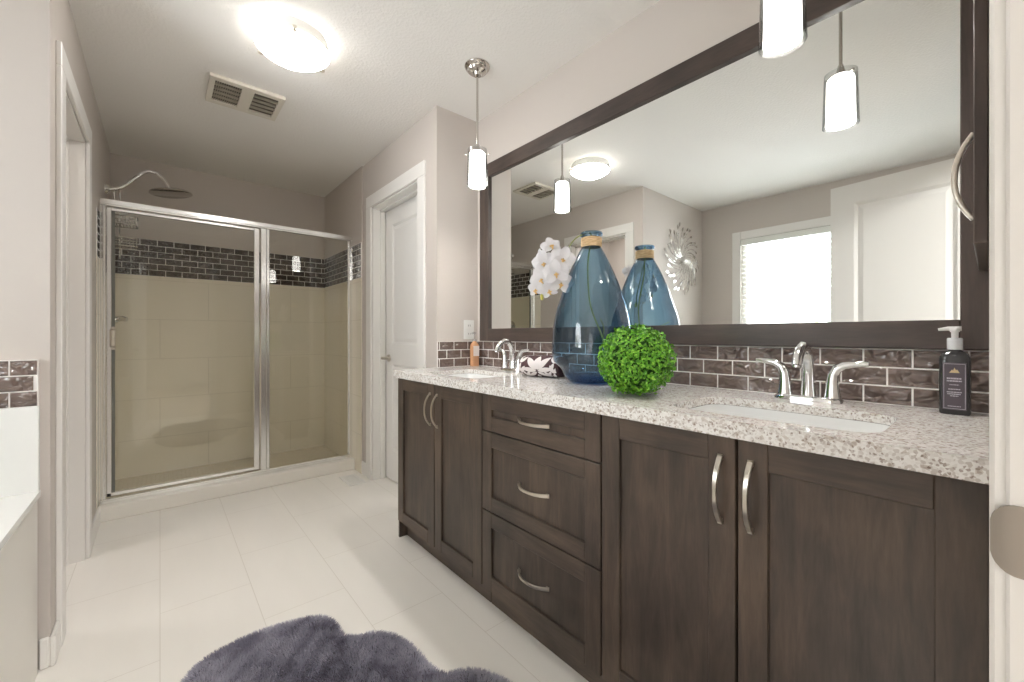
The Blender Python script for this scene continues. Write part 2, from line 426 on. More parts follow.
def leaf(width, height, panels, t=.035):
    """door leaf: x along width, y thickness (0..t), z up; panels = [(x0,x1,z0,z1)] moulded on both faces"""
    b = MB()
    xs = sorted({0, width} | {p[0] for p in panels} | {p[1] for p in panels})
    x0, x1 = panels[0][0], panels[0][1]
    b.box(0, x0, 0, t, 0, height); b.box(x1, width, 0, t, 0, height)
    zs = [0] + [k for p in sorted(panels, key=lambda p: p[2]) for k in (p[2], p[3])] + [height]
    for i in range(0, len(zs), 2): b.box(x0, x1, 0, t, zs[i], zs[i + 1])
    for (a, c, z0, z1) in panels:
        b.box(a, c, .009, t - .009, z0, z1)
        for (ya, yb) in ((0.0, .009), (t, t - .009)):
            o_ = [(a, ya, z0), (c, ya, z0), (c, ya, z1), (a, ya, z1)]
            k = .018; i_ = [(a + k, yb, z0 + k), (c - k, yb, z0 + k), (c - k, yb, z1 - k), (a + k, yb, z1 - k)]
            for q in range(4): b.face([o_[q], o_[(q + 1) % 4], i_[(q + 1) % 4], i_[q]])
            k2 = .045; r_ = [(a + k2, ya + (.003 if ya == 0 else -.003), z0 + k2), (c - k2, ya + (.003 if ya == 0 else -.003), z0 + k2), (c - k2, ya + (.003 if ya == 0 else -.003), z1 - k2), (a + k2, ya + (.003 if ya == 0 else -.003), z1 - k2)]
            for q in range(4): b.face([i_[q], i_[(q + 1) % 4], r_[(q + 1) % 4], r_[q]])
            b.face(r_)
    return b
# door_1: closed, deep in the jamb of the wall beside the shower; local x runs towards -y
d1 = leaf(.712, 2.04, [(.115, .60, 1.02, 1.92), (.115, .60, .22, .87)])
d1.xf(Matrix.Translation((XD + .1, 3.046, .01)) @ Matrix.Rotation(-math.pi / 2, 4, 'Z'))
door1 = struct(d1.build('door_1', 'door', smooth=False))
hb = MB()
hy, hz, hx = 2.985, .925, XD + .1
hb.tube([(hx, hy, hz), (hx - .008, hy, hz)], .027, 20); hb.tube([(hx - .008, hy, hz), (hx - .05, hy, hz)], .011, 12)
hb.tube([(hx - .05, hy + .008, hz), (hx - .05, hy - .05, hz), (hx - .048, hy - .11, hz + .002)], [.0125, .011, .0085], 12)
plabel(hb.build('door_handle', 'satin', door1), 'brass toned lever handle')
# door_2: the bathroom door itself, swung open against the tub side, seen in the mirror
d2 = leaf(.675, 2.02, [(.115, .555, 1.02, 1.90), (.115, .555, .22, .87)])
ang = math.atan2(.67, -.10)
d2.xf(Matrix.Translation((-.135, .0, .012)) @ Matrix.Rotation(ang, 4, 'Z'))
door2 = struct(d2.build('door_2', 'door', smooth=False))
h2 = MB()
fx = Matrix.Translation((-.135, 0, .012)) @ Matrix.Rotation(ang, 4, 'Z')
for sgn, y0 in ((-1, 0.0), (1, .035)):
    st = len(h2.bm.verts)
    h2.tube([(.59, y0, .92), (.59, y0 + sgn * .008, .92)], .027, 18); h2.tube([(.59, y0 + sgn * .008, .92), (.59, y0 + sgn * .03, .92)], .010, 10)
    h2.tube([(.597, y0 + sgn * .03, .92), (.49, y0 + sgn * .03, .92)], [.010, .007], 10)
h2.xf(fx); plabel(h2.build('door_handle', 'satin', door2), 'satin lever handle')
# doorway the camera stands in: jambs, casing, strike plate
tb = MB()
tb.box(.52, .54, -.13, YS + .004, 0, 2.06, .002); tb.box(-.15, -.13, -.13, YS + .004, 0, 2.06, .002); tb.box(-.15, .54, -.13, YS + .004, 2.04, 2.06)
tb.box(.5255, .595, YS, YS + .013, 0, 2.05, .003); tb.box(-.205, -.137, YS, YS + .013, 0, 2.05, .003); tb.box(-.205, .595, YS, YS + .0145, 2.045, 2.115, .003)
tb.box(.508, .52, -.13, -.055, 0, 2.04)
tr3 = struct(tb.build('trim_3', 'trim', smooth=False))
sp_ = MB()
ys_ = [k - .002 for k in (-.043, -.03, -.02, -.014, -.010, -.006, -.003, 0, .0015, .0025)]
def strike_h(y):
    y += .002
    return .0285 if y <= -.012 else .0285 - .018 * (1 - math.sqrt(max(0, 1 - ((y + .012) / .0146) ** 2)))
def strike(y): return 0 if y < -.010 else (y + .010) * .28
sp_.loft([[(.5180 + strike(y), y, .935 - strike_h(y)), (.5180 + strike(y), y, .935 + strike_h(y)), (.5202 + strike(y), y, .935 + strike_h(y)), (.5202 + strike(y), y, .935 - strike_h(y))] for y in ys_])
plabel(sp_.build('strike_plate', 'strike', tr3), 'satin nickel strike plate')

def baseboard(name, q):
    b = MB()
    for k in q: b.box(*k, 0, .10, .004)
    return struct(b.build(name, 'trim', smooth=False))
baseboard('baseboard_closet_door', [(XD - .014, XD, 3.15, 3.25), (XD - .014, XD, YST + .0, 2.23)])
baseboard('baseboard_west', [(XW, XW + .014, YT - .014, 2.13), (-.302, XW, YT - .014, YT), (XW, XW + .014, 2.975, 3.39)])
baseboard('baseboard_toilet_room', [(-1.5, XW - .12, 3.286, 3.3)])

# ------------------------------------------------------------------ tiled tub surround (left edge of the photo)
TZ = .59
tb = MB()
tb.box(XT, -.302, YS, YT - .024, 0, TZ - .02, 0, 0)                      # tiled apron / deck block, hollowed by the tub below
tub_block = MB()
def deck_with_hole(b, x0, x1, y0, y1, z, zt, cx, cy_, a, c, n, mi=0, zi=None, NN=96):
    hw, hh = None, None
    th = [2 * math.pi * i / NN for i in range(NN)]
    for X_, Y_ in ((x0, y0), (x0, y1), (x1, y0), (x1, y1)): th.append(math.atan2(Y_ - cy_, X_ - cx) % (2 * math.pi))
    th = sorted(th)
    inner, outer = [], []
    for t in th:
        u, v = sup(a, c, n, t); inner.append((cx + u, cy_ + v))
        dx, dy = math.cos(t), math.sin(t)
        k = min(((x1 - cx) / dx if dx > 1e-9 else (x0 - cx) / dx if dx < -1e-9 else 1e9), ((y1 - cy_) / dy if dy > 1e-9 else (y0 - cy_) / dy if dy < -1e-9 else 1e9))
        outer.append((cx + dx * k, cy_ + dy * k))
    rows = [[b.bm.verts.new((p[0], p[1], zz)) for p in lp] for lp, zz in ((outer, z), (outer, zt), (inner, zt), (inner, z if zi is None else zi))]
    nn = len(th)
    for q in range(4):
        A, B = rows[q], rows[(q + 1) % 4]
        for i in range(nn):
            j = (i + 1) % nn
            b.bm.faces.new((A[i], A[j], B[j], B[i])).material_index = mi
tb.bm.free()
ap = MB()
ap.box(-.322, -.302, YS, YT - .024, 0, TZ - .02, 0, 0)
struct(ap.build('trim_4', 'curb', smooth=False))
dk = MB()
deck_with_hole(dk, XT + .001, -.298, YS + .001, YT - .002, TZ - .02, TZ, -.87, 1.05, .40, .78, 3.2)
struct(dk.build('trim_5', 'tubwhite', smooth=False))
tubm = MB()
tl = []
for z, k in ((TZ + .012, 1.06), (TZ + .012, 1.0), (TZ - .02, .96), (.30, .86), (.16, .78), (.13, .6), (.125, .05)):
    tl.append([(-.87 + u, 1.05 + v, z) for u, v in [sup(.40 * k, .78 * (k * .5 + .5) if k > .3 else .78 * k, 3.2, 2 * math.pi * i / 64) for i in range(64)]])
tubm.loft(tl, 0, False, True)
recenter(tag(tubm.build('bathtub', 'porcelain'), 'white drop-in bathtub sunk in the tiled deck under the window', 'bathtub'))

def tile_field(b, org, du, dv, nrm, length, rows, tl, th_, gap=.004, t=.006, start=0.0, tmi=0, gmi=1, rnd=0.0):
    """running-bond tiles as bevelled slabs on a grout bed. du, dv, nrm unit vectors"""
    org, du, dv, nrm = map(Vector, (org, du, dv, nrm))
    hgt = rows * th_
    def slab(u0, u1, v0, v1, n0, n1, mi, bev):
        lo_ = [org + du * a + dv * c + nrm * n0 for a, c in ((u0, v0), (u1, v0), (u1, v1), (u0, v1))]
        md = [org + du * a + dv * c + nrm * (n1 - bev) for a, c in ((u0, v0), (u1, v0), (u1, v1), (u0, v1))]
        hi = [org + du * a + dv * c + nrm * n1 for a, c in ((u0 + bev, v0 + bev), (u1 - bev, v0 + bev), (u1 - bev, v1 - bev), (u0 + bev, v1 - bev))]
        b.loft([lo_, md, hi], mi, True, True)
    slab(0, length, 0, hgt, 0, t * .88, gmi, 0.0002)
    for r in range(rows):
        u = -start - (tl / 2 if r % 2 else 0)
        while u < length:
            a, c = max(u + gap / 2, gap / 2), min(u + tl - gap / 2, length - gap / 2)
            if c - a > .008: slab(a, c, r * th_ + gap / 2, (r + 1) * th_ - gap / 2, 0, t, tmi, .0012)
            u += tl
# accent stripe on the tub wall + white tile below
ts = MB(); ts.box(XT, -.30, YT - .022, YT, TZ, .868, .001, 0); struct(ts.build('trim_6', 'tubwhite', smooth=False))
st_ = MB(); tile_field(st_, (-.302, YT, .868), (-1, 0, 0), (0, 0, 1), (0, -1, 0), 1.13, 3, .105, .0505, start=.045, t=.022)
struct(st_.build('trim_7', ['tile', 'grout'], smooth=False))

# ------------------------------------------------------------------ shower
S0, S1 = 1.555, 1.835
sw = MB(); sw.box(XW, XW + .003, 3.35, YN, .0, S0); struct(sw.build('wall_shower_tile_left', 'shower_y', smooth=False))
sw = MB(); sw.box(XSR - .004, XSR, 3.25, YN, 0, S0); struct(sw.build('wall_shower_tile_right', 'shower_y', smooth=False))
sb = MB(); sb.box(XW, XSR, YN - .011, YN, 0, S0); struct(sb.build('wall_shower_tile_back', 'shower_x', smooth=False))
bd = MB()
tile_field(bd, (XW + .012, YN, S0), (1, 0, 0), (0, 0, 1), (0, -1, 0), XSR - XW - .012, 6, .10, (S1 - S0) / 6, t=.012)
tile_field(bd, (XSR, 3.25, S0), (0, 1, 0), (0, 0, 1), (-1, 0, 0), YN - 3.262, 6, .10, (S1 - S0) / 6, t=.006)
tile_field(bd, (XW, 3.35, S0), (0, 1, 0), (0, 0, 1), (1, 0, 0), YN - 3.362, 6, .10, (S1 - S0) / 6, t=.004)
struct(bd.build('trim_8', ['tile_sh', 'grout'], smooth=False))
cu = MB(); cu.box(XW, XSR, 3.392, 3.512, 0, .088, .006); struct(cu.build('trim_9', 'curb', smooth=False))
pn = MB(); pn.box(XW + .011, XSR - .004, 3.512, YN - .011, 0, .03); struct(pn.build('floor_shower', 'pan', smooth=False))

E0 = (.48, 3.455, .088)
enc = thing('shower_enclosure', E0, 'chrome framed glass shower enclosure with hinged door and fixed side panel on a low curb', 'shower enclosure')
YF = 3.455
def part(name, m, parent, *boxes, bev=.003):
    b = MB()
    for q in boxes: b.box(*q, bev)
    return b.build(name, m, parent, smooth=False)
XL, XR = XW + .0035, XSR - .004
part('header', 'frame_metal', enc, (XL, XR, YF - .022, YF + .022, 1.878, 1.915), (XL, XR, YF - .026, YF - .018, 1.872, 1.886), bev=.005)
part('sill', 'frame_metal', enc, (XL, XR, YF - .022, YF + .022, .088, .112), (XL, XR, YF - .026, YF - .012, .108, .122), bev=.004)
part('jamb', 'frame_metal', enc, (XL, XL + .030, YF - .02, YF + .02, .112, 1.878), (XL + .012, XL + .019, YF - .028, YF - .018, .112, 1.878))
part('jamb', 'frame_metal', enc, (XR - .030, XR, YF - .02, YF + .02, .112, 1.878), (XR - .036, XR - .028, YF - .008, YF + .008, .112, 1.878))
part('post', 'frame_metal', enc, (.552, .590, YF - .02, YF + .02, .112, 1.878), (.588, .612, YF - .013, YF + .013, .112, 1.878), bev=.004)
part('glass_panel', 'pane', enc, (.60, XR - .026, YF - .003, YF + .003, .112, 1.878), bev=0)
dr = part('door', 'frame_metal', enc, (XL + .032, XL + .053, YF - .014, YF + .014, .13, 1.868), (.512, .546, YF - .016, YF + .014, .13, 1.868),
          (XL + .032, .546, YF - .014, YF + .014, .13, .152), (XL + .032, .546, YF - .012, YF + .012, 1.85, 1.868))
part('door_glass', 'pane', dr, (XL + .048, .52, YF - .003, YF + .003, .145, 1.858), bev=0)
sealm = plain('door_seal', (.16, .16, .14), .5)
part('door_seal', sealm, dr, (XL + .053, XL + .068, YF - .006, YF + .006, .152, 1.85), bev=.001)
gh = MB()
gh.strip([(XL + .058, YF - .014, 1.135), (XL + .058, YF - .038, 1.128), (XL + .058, YF - .040, 1.08), (XL + .058, YF - .038, 1.032), (XL + .058, YF - .014, 1.025)], (1, 0, 0), .022, .006)
gh.box(XL + .048, XL + .070, YF - .014, YF - .004, 1.01, 1.15, .002)
gh.build('door_pull', 'satin', dr)

YH = 3.85
sh = thing('rain_shower', (XW, YH, 2.07), 'round rain shower head on a curved arm above the shower glass', 'shower head')
b = MB(); b.tube([(XW, YH, 2.075), (XW + .006, YH, 2.075), (XW + .02, YH, 2.075)], [.036, .034, .018], 20); b.build('flange', 'chrome', sh)
b = MB()
arm = [(XW + .01, YH, 2.075), (-.24, YH, 2.083), (-.205, YH, 2.10), (-.17, YH, 2.135), (-.13, YH, 2.185), (-.09, YH, 2.232), (-.055, YH, 2.252), (-.015, YH, 2.246), (.02, YH, 2.215), (.045, YH, 2.17), (.055, YH, 2.145)]
b.tube(arm, .0125, 12); b.sphere((.057, YH, 2.142), .017); b.build('arm', 'chrome', sh)
b = MB(); b.lathe([(.0, .022), (.028, .020), (.07, .013), (.108, .006), (.122, -.002), (.124, -.010), (.116, -.014), (.0, -.014)], (.06, YH, 2.128), 40)
b.xf(Matrix.Translation((.06, YH, 2.128)) @ Matrix.Rotation(math.radians(-7), 4, 'Y') @ Matrix.Translation((-.06, -YH, -2.128)))
b.build('spray_plate', 'nickel', sh)
sv = thing('shower_valve', (XW + .011, YH, 1.2), 'chrome shower valve lever on the left shower wall behind the glass', 'shower valve')
b = MB(); x = XW + .011; b.tube([(x, YH, 1.2), (x + .006, YH, 1.2), (x + .010, YH, 1.2)], [.075, .075, .06], 28); b.build('plate', 'nickel', sv)
b = MB(); b.tube([(x + .01, YH, 1.2), (x + .05, YH, 1.2)], [.028, .022], 18)
b.tube([(x + .045, YH, 1.205), (x + .07, YH - .015, 1.212), (x + .095, YH - .03, 1.206)], [.022, .020, .016], 12); b.build('lever', 'chrome', sv)
cd = thing('shower_caddy', (-.2, YH, 1.80), 'wire shower caddy hanging from the shower arm behind the glass', 'caddy')
b = MB()
for dx in (-.014, .014):
    b.tube([(-.222 + dx, YH - .013, 2.07), (-.222 + dx, YH, 2.103), (-.222 + dx, YH + .012, 2.07), (-.222 + dx, YH + .012, 1.62)], .0045, 6)
b.build('hanger', 'nickel', cd)
for z in (1.845, 1.70):
    b = MB()
    def ring(zz, r=.005):
        pts = [(-.26, YH + .05, zz), (-.13, YH + .05, zz), (-.118, YH + .035, zz), (-.118, YH - .055, zz), (-.13, YH - .07, zz), (-.25, YH - .07, zz), (-.26, YH - .055, zz), (-.26, YH + .05, zz)]
        b.tube(pts, r, 6)
    ring(z + .055); ring(z)
    for k in range(9):
        xx = -.255 + k * .0165; b.tube([(xx, YH - .07, z + .055), (xx, YH - .07, z), (xx, YH + .05, z), (xx, YH + .05, z + .055)], .002, 5)
    b.build('basket', 'nickel', cd)

# ------------------------------------------------------------------ vanity
VF, VT = .984, .868
def shaker_x(b, x, y0, y1, z0, z1, t=.02, fr=.06, rec=.010):
    """front facing -x at plane x"""
    bv = .0018
    b.box(x, x + t, y0, y0 + fr, z0, z1, bv, 0); b.box(x, x + t, y1 - fr, y1, z0, z1, bv, 0)
    b.box(x, x + t, y0 + fr, y1 - fr, z0, z0 + fr, bv, 1); b.box(x, x + t, y0 + fr, y1 - fr, z1 - fr, z1, bv, 1)
    b.box(x + rec, x + t - .002, y0 + fr - .004, y1 - fr + .004, z0 + fr - .004, z1 - fr + .004, 0, 0)
def pull(parent, y, z, length, vertical):
    b = MB(); n = 15; P_ = []
    for i in range(n):
        s = -1 + 2 * i / (n - 1); q = s * length / 2; bow = .033 * (1 - abs(s) ** 2.4) + .001
        P_.append((VF - bow, y, z + q) if vertical else (VF - bow, y + q, z))
    ws = [.013 - .004 * (1 - abs(-1 + 2 * i / (n - 1))) for i in range(n)]
    b.strip(P_, (0, 1, 0) if vertical else (0, 0, 1), ws, .0055)
    for s in (-1, 1):
        if vertical: b.box(VF - .008, VF, y - .0055, y + .0055, z + s * (length / 2 - .006) - .006, z + s * (length / 2 - .006) + .006, .001)
        else: b.box(VF - .008, VF, y + s * (length / 2 - .006) - .006, y + s * (length / 2 - .006) + .006, z - .0055, z + .0055, .001)
    return b.build('handle', 'satin', parent)
def carcass(b, y0, y1, left_panel=False):
    xb = XE - .004; z0 = .09
    b.box(1.006, xb, y0 + .001, y0 + .018, z0, VT, 0, 0); b.box(1.006, xb, y1 - .018, y1 - .001, z0, VT, 0, 0)
    b.box(1.006, xb, y0 + .018, y1 - .018, z0, z0 + .018, 0, 0); b.box(xb - .01, xb, y0 + .018, y1 - .018, z0 + .018, VT, 0, 0)
    b.box(1.012, 1.020, y0 + .018, y1 - .018, z0 + .018, VT, 0, 1)  # near-black sheet, stands in for the shade in the gaps between fronts
def kick(y0, y1, par):
    b = MB(); b.box(1.033, 1.05, y0 + .001, y1 - .001, 0, .09); return b.build('toe_kick', 'wood_h', par, smooth=False)
def cabinet(name, y0, y1, label, kind, end=False):
    t = thing(name, (1.25, (y0 + y1) / 2, 0), label, 'cabinet')
    b = MB(); carcass(b, y0, y1)
    b.build('body', ['wood_v', 'black'], t, smooth=False)
    if end:
        e = MB(); e.box(.988, XE - .004, y1 + .0005, y1 + .014, 0, VT, .001); e.build('end_panel', 'wood_v', t, smooth=False)
    kick(y0, y1, t)
    g = .0042
    if kind == 'doors':
        ym = (y0 + y1) / 2; ya, yb = y0 + .0018, y1 + (.012 if end else -.0018)
        for a, c, hy_ in ((ym + g / 2 + .0006, yb, ym + .034), (ya, ym - g / 2 - .0006, ym - .030)):
            d = MB(); shaker_x(d, VF, a, c, .092, VT - .002)
            dd = d.build('door', ['wood_v', 'wood_h'], t, smooth=False)
            pull(dd, hy_, .745, .158, True)
    else:
        for z0, z1, hz_ in ((.722, VT - .002, .795), (.407, .717, .563), (.092, .402, .253)):
            d = MB(); shaker_x(d, VF, y0 + .0025, y1 - .0025, z0, z1, .02, .058)
            dd = d.build('drawer', ['wood_v', 'wood_h'], t, smooth=False)
            pull(dd, (y0 + y1) / 2 - .008, hz_, .152, False)
    return t
cabinet('vanity_cabinet', 1.336, 2.090, 'dark stained two-door vanity cabinet at the far end beside the white closed door', 'doors', True)
cabinet('drawer_cabinet', .747, 1.334, 'dark stained vanity cabinet with a stack of three drawers', 'drawers')
cabinet('vanity_cabinet', .0, .745, 'dark stained two-door vanity cabinet nearest the doorway, under the near sink', 'doors')

CT0, CT1, CFX, CBX = .868, .91, .958, XE - .001
CT0 = .872
SA, SB = .143, .215
SINKS = [(1.172, .352), (1.172, 1.675)]
ct = MB()
yb = [YS + .001, SINKS[0][1] - SB - .06, SINKS[0][1] + SB + .06, SINKS[1][1] - SB - .06, SINKS[1][1] + SB + .06, YST - .001]
for i in (0, 2, 4): ct.box(CFX, CBX, yb[i], yb[i + 1], CT0, CT1)
for i, (sx, sy) in ((1, SINKS[0]), (3, SINKS[1])): deck_with_hole(ct, CFX, CBX, yb[i], yb[i + 1], CT0, CT1, sx, sy, SA, SB, 7, 0, .888)
top = recenter(tag(ct.build('countertop', 'quartz', smooth=False), 'speckled pale quartz countertop running over all three vanity cabinets', 'countertop'))
def sink(sx, sy, label):
    t = thing('sink', (sx, sy, .76), label, 'sink', 'undermount sinks')
    b = MB(); lp = []
    for z, k, n in ((.8872, .998, 7), (.868, .994, 7), (.85, .985, 6), (.80, .95, 5), (.776, .88, 4), (.766, .72, 3), (.762, .2, 2.2)):
        lp.append([(sx + u, sy + v, z) for u, v in [sup(SA * k, SB * k, n, 2 * math.pi * i / 72) for i in range(72)]])
    b.loft(lp, 0, False, True); b.build('basin', 'porcelain', t, angle=60)
    d = MB(); d.lathe([(.0, .004), (.018, .004), (.024, .002), (.026, -.002)], (sx + .02, sy, .763), 24); plabel(d.build('drain', 'chrome', t), 'chrome drain')
    return t
sink(*SINKS[0], 'white rectangular undermount sink in the near end of the countertop')
sink(*SINKS[1], 'white rectangular undermount sink in the far end of the countertop')

def faucet(fx_, fy, label):
    t = thing('faucet', (fx_, fy, CT1), label, 'faucet', 'chrome basin faucets')
    z = CT1
    b = MB()
    lp = []
    for zz, k in ((0, 1.0), (.008, 1.0), (.014, .93), (.016, .85)):
        lp.append([(fx_ + u, fy + v, z + zz) for u, v in [sup(.028 * k, .083 * k, 3.0, 2 * math.pi * i / 48) for i in range(48)]])
    b.loft(lp); b.build('base_plate', 'chrome', t)
    b = MB()
    sp = [(0, .012, .021), (0, .04, .0185), (-.001, .075, .0165), (-.004, .105, .0155), (-.014, .135, .0148), (-.034, .155, .0142), (-.060, .158, .0138), (-.084, .146, .0134), (-.102, .124, .013), (-.110, .106, .0128)]
    b.tube([(fx_ + .008 + p[0], fy, z + p[1]) for p in sp], [p[2] for p in sp], 20)
    b.tube([(fx_ - .102, fy, z + .106), (fx_ - .1035, fy, z + .100)], [.0105, .010], 16)
    b.build('spout', 'chrome', t, angle=50)
    for s in (1, -1):
        b = MB(); hy_ = fy + s * .0575
        hp = [(0, .012, .0215), (0, .03, .0185), (.0, .055, .0155), (s * .002, .078, .014), (s * .010, .096, .0125), (s * .026, .106, .0105), (s * .048, .110, .0090), (s * .066, .112, .0080), (s * .078, .112, .006)]
        b.tube([(fx_ + .002, hy_ + p[0], z + p[1]) for p in hp], [p[2] for p in hp], 18)
        b.build('lever_handle', 'chrome', t, angle=50)
    return t
faucet(1.425, .346, 'chrome two-handle faucet behind the near sink')
faucet(1.425, 1.665, 'chrome two-handle faucet behind the far sink beside the rolled towel')

# backsplash
bs = MB(); tile_field(bs, (XE, YS + .002, CT1), (0, 1, 0), (0, 0, 1), (-1, 0, 0), YST - YS - .004, 3, .1, .0505, start=.055, t=.010)
recenter(tag(bs.build('backsplash', ['tile', 'grout'], smooth=False), 'brown glass tile backsplash along the countertop under the mirror', 'backsplash'))
bs = MB(); tile_field(bs, (XE - .011, YST, CT1), (-1, 0, 0), (0, 0, 1), (0, -1, 0), XE - .011 - XD - .001, 3, .1, .0505, start=.03, t=.010)
recenter(tag(bs.build('backsplash', ['tile', 'grout'], smooth=False), 'short brown tile side splash on the wall at the far end of the countertop', 'backsplash'))

# mirror
MX, MY0, MY1, MZ0, MZ1, MW = XE - .024, -.0105, 2.052, 1.064, 2.131, .074
mi = thing('framed_mirror', (XE - .012, 1.0, MZ0), 'long wall mirror in a wide dark wood frame above the vanity', 'mirror')
b = MB()
b.box(MX, XE - .001, MY0, MY0 + .060, MZ0, MZ1, .002, 0); b.box(MX, XE - .001, MY1 - MW - .012, MY1, MZ0, MZ1, .002, 0)
b.box(MX, XE - .001, MY0 + .060, MY1 - MW - .012, MZ0, MZ0 + MW, .002, 1); b.box(MX, XE - .001, MY0 + .060, MY1 - MW - .012, MZ1 - MW - .004, MZ1, .002, 1)
b.build('frame', ['frame_v', 'frame_h'], mi, smooth=False)
part('mirror_glass', 'mirror', mi, (XE - .009, XE - .003, MY0 + .05, MY1 - MW - .002, MZ0 + MW - .01, MZ1 - MW + .006), bev=0)

# in-wall cabinet on the doorway wall, its door seen edge-on at the right of the mirror
mc = thing('medicine_cabinet', (1.265, YS, 1.256), 'dark wall cabinet seen edge-on at the right end of the mirror with an arched handle', 'cabinet')
b = MB(); b.box(1.052, 1.49, YS + .0005, .002, 1.262, 2.05); b.build('body', 'frame_v', mc, smooth=False)
b = MB(); b.box(1.046, 1.492, .003, .0195, 1.254, 2.056, .0015); dd = b.build('door', 'frame_v', mc, smooth=False)
b = MB(); n = 15
P_ = []
for i in range(n):
    s = -1 + 2 * i / (n - 1); P_.append((1.075,   .0195 + .023 * (1 - abs(s) ** 2.2), 1.376 + s * .074))
b.strip(P_, (1, 0, 0), .013, .008); plabel(b.build('handle', 'satin', dd), 'satin arched pull')

# wall outlet
op = thing('outlet_plate', (1.45, YST, 1.075), 'white double outlet plate on the wall at the far end of the vanity', 'outlet')
b = MB(); b.box(1.412, 1.488, YST - .006, YST - .0005, 1.074, 1.192, .002); b.build('cover', 'plastic', op, smooth=False)
for z in (1.108, 1.158):
    b = MB(); b.box(1.433, 1.467, YST - .0085, YST - .005, z - .017, z + .017, .0015)
    b.box(1.442, 1.4445, YST - .009, YST - .0084, z - .006, z + .006, 0, 1); b.box(1.4555, 1.458, YST - .009, YST - .0084, z - .006, z + .006, 0, 1)
    b.build('socket', ['plastic', 'dark'], op, smooth=False)

# ------------------------------------------------------------------ lamps
def pendant(x, y, label):
    t = thing('pendant_lamp', (x, y, 1.81), label, 'pendant lamp', 'pendant lamps over the vanity')
    b = MB(); b.lathe([(0, 0), (.062, 0), (.064, -.006), (.058, -.016), (.050, -.020), (.046, -.030), (.024, -.038), (.018, -.05), (.0, -.05)], (x, y, CE - .0005), 36)
    b.build('canopy', 'nickel', t)
    b = MB(); b.tube([(x, y, CE - .045), (x, y, 2.02)], .0055, 12); b.tube([(x, y, 2.05), (x, y, 2.008)], [.008, .017], 14); b.build('rod', 'nickel', t)
    zb, zt = 1.838, 2.022
    b = MB(); b.lathe([(.0, zt - .012), (.030, zt - .012), (.0385, zt - .02), (.040, zt - .04), (.0415, zb + .03), (.0425, zb + .006), (.040, zb + .002), (.037, zb + .006), (.037, zb + .05)], (x, y, 0), 36)
    b.build('inner_shade', 'shade', t)
    b = MB(); b.lathe([(.0, zb + .012), (.020, zb + .015), (.029, zb + .028), (.027, zb + .045), (.014, zb + .07), (.0, zb + .085)], (x, y, 0), 24); b.build('bulb', 'bulb', t)
    b = MB(); b.lathe([(.046, zt), (.0475, zt), (.0525, zb), (.051, zb), (.046, zt)], (x, y, 0), 40); b.build('glass_sleeve', 'clear', t)
    b = MB(); q = .058 * math.sqrt(.5)
    b.tube([(x - q, y + q, zt - .022), (x + q, y - q, zt - .022)], .0025, 8)
    for s in (-1, 1): b.sphere((x + s * q, y - s * q, zt - .022), .0048, 10, 8)
    b.build('cross_pin', 'nickel', t)
    return t
pendant(1.20, 1.665, 'lit glass pendant lamp hanging above the far sink')
pendant(1.20, .345, 'lit glass pendant lamp above the near sink, cut by the top of the photo')
DX, DY = .457, 2.05
dl = thing('ceiling_light', (DX, DY, CE - .11), 'lit white dome light flush on the ceiling', 'ceiling light')
b = MB(); b.lathe([(.0, 0), (.142, 0), (.1465, -.050), (.0, -.052)], (DX, DY, CE - .0005), 40); b.build('base', 'plastic', dl)
b = MB(); b.lathe([(.1475, -.051), (.1505, -.054), (.148, -.057), (.135, -.067), (.110, -.082), (.078, -.096), (.04, -.105), (.0, -.108)], (DX, DY, CE), 48)
b.build('glass_dome', 'dome', dl)
for a in (math.radians(23), math.radians(137), math.radians(259)):
    b = MB(); c_, s_ = math.cos(a), math.sin(a)
    b.box(-.010, .010, -.008, .008, -.012, .014, .002); b.sphere((.012, 0, -.002), .006, 10, 8)
    b.xf(Matrix.Translation((DX + c_ * .148, DY + s_ * .148, CE - .055)) @ Matrix.Rotation(a, 4, 'Z')); b.build('clip', 'satin', dl)

# exhaust fan grille
VX, VY, VW, VD = .366, 2.735, .345, .30
ef = thing('exhaust_fan', (VX, VY, CE), 'almond exhaust fan cover with two slatted grilles on the ceiling', 'exhaust fan')
b = MB()
z0, z1 = CE - .018, CE - .0005
x0, x1, y0, y1 = VX - VW / 2, VX + VW / 2, VY - VD / 2, VY + VD / 2
for q in ((x0, x1, y0, y0 + .035), (x0, x1, y1 - .035, y1), (x0, x0 + .025, y0 + .035, y1 - .035), (x1 - .025, x1, y0 + .035, y1 - .035), (VX - .028, VX + .028, y0 + .035, y1 - .035)):
    b.box(*q, z0, z1)
b.build('cover', 'vent', ef, smooth=False)
for s, nsub in ((-1, 1), (1, 0)):
    b = MB(); a0, a1 = (x0 + .025, VX - .028) if s < 0 else (VX + .028, x1 - .025)
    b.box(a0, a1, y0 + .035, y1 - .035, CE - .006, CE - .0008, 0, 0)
    for k in range(1, 5):
        yy = y0 + .035 + (VD - .07) * k / 5; b.box(a0, a1, yy - .005, yy + .005, CE - .016, CE - .006, 0, 1)
    if nsub:
        for k in range(1, 12):
            xx = a0 + (a1 - a0) * k / 12; b.box(xx - .0018, xx + .0018, y0 + .035, y1 - .035, CE - .012, CE - .006, 0, 1)
    b.build('grille', ['dark', 'slat'], ef, smooth=False)

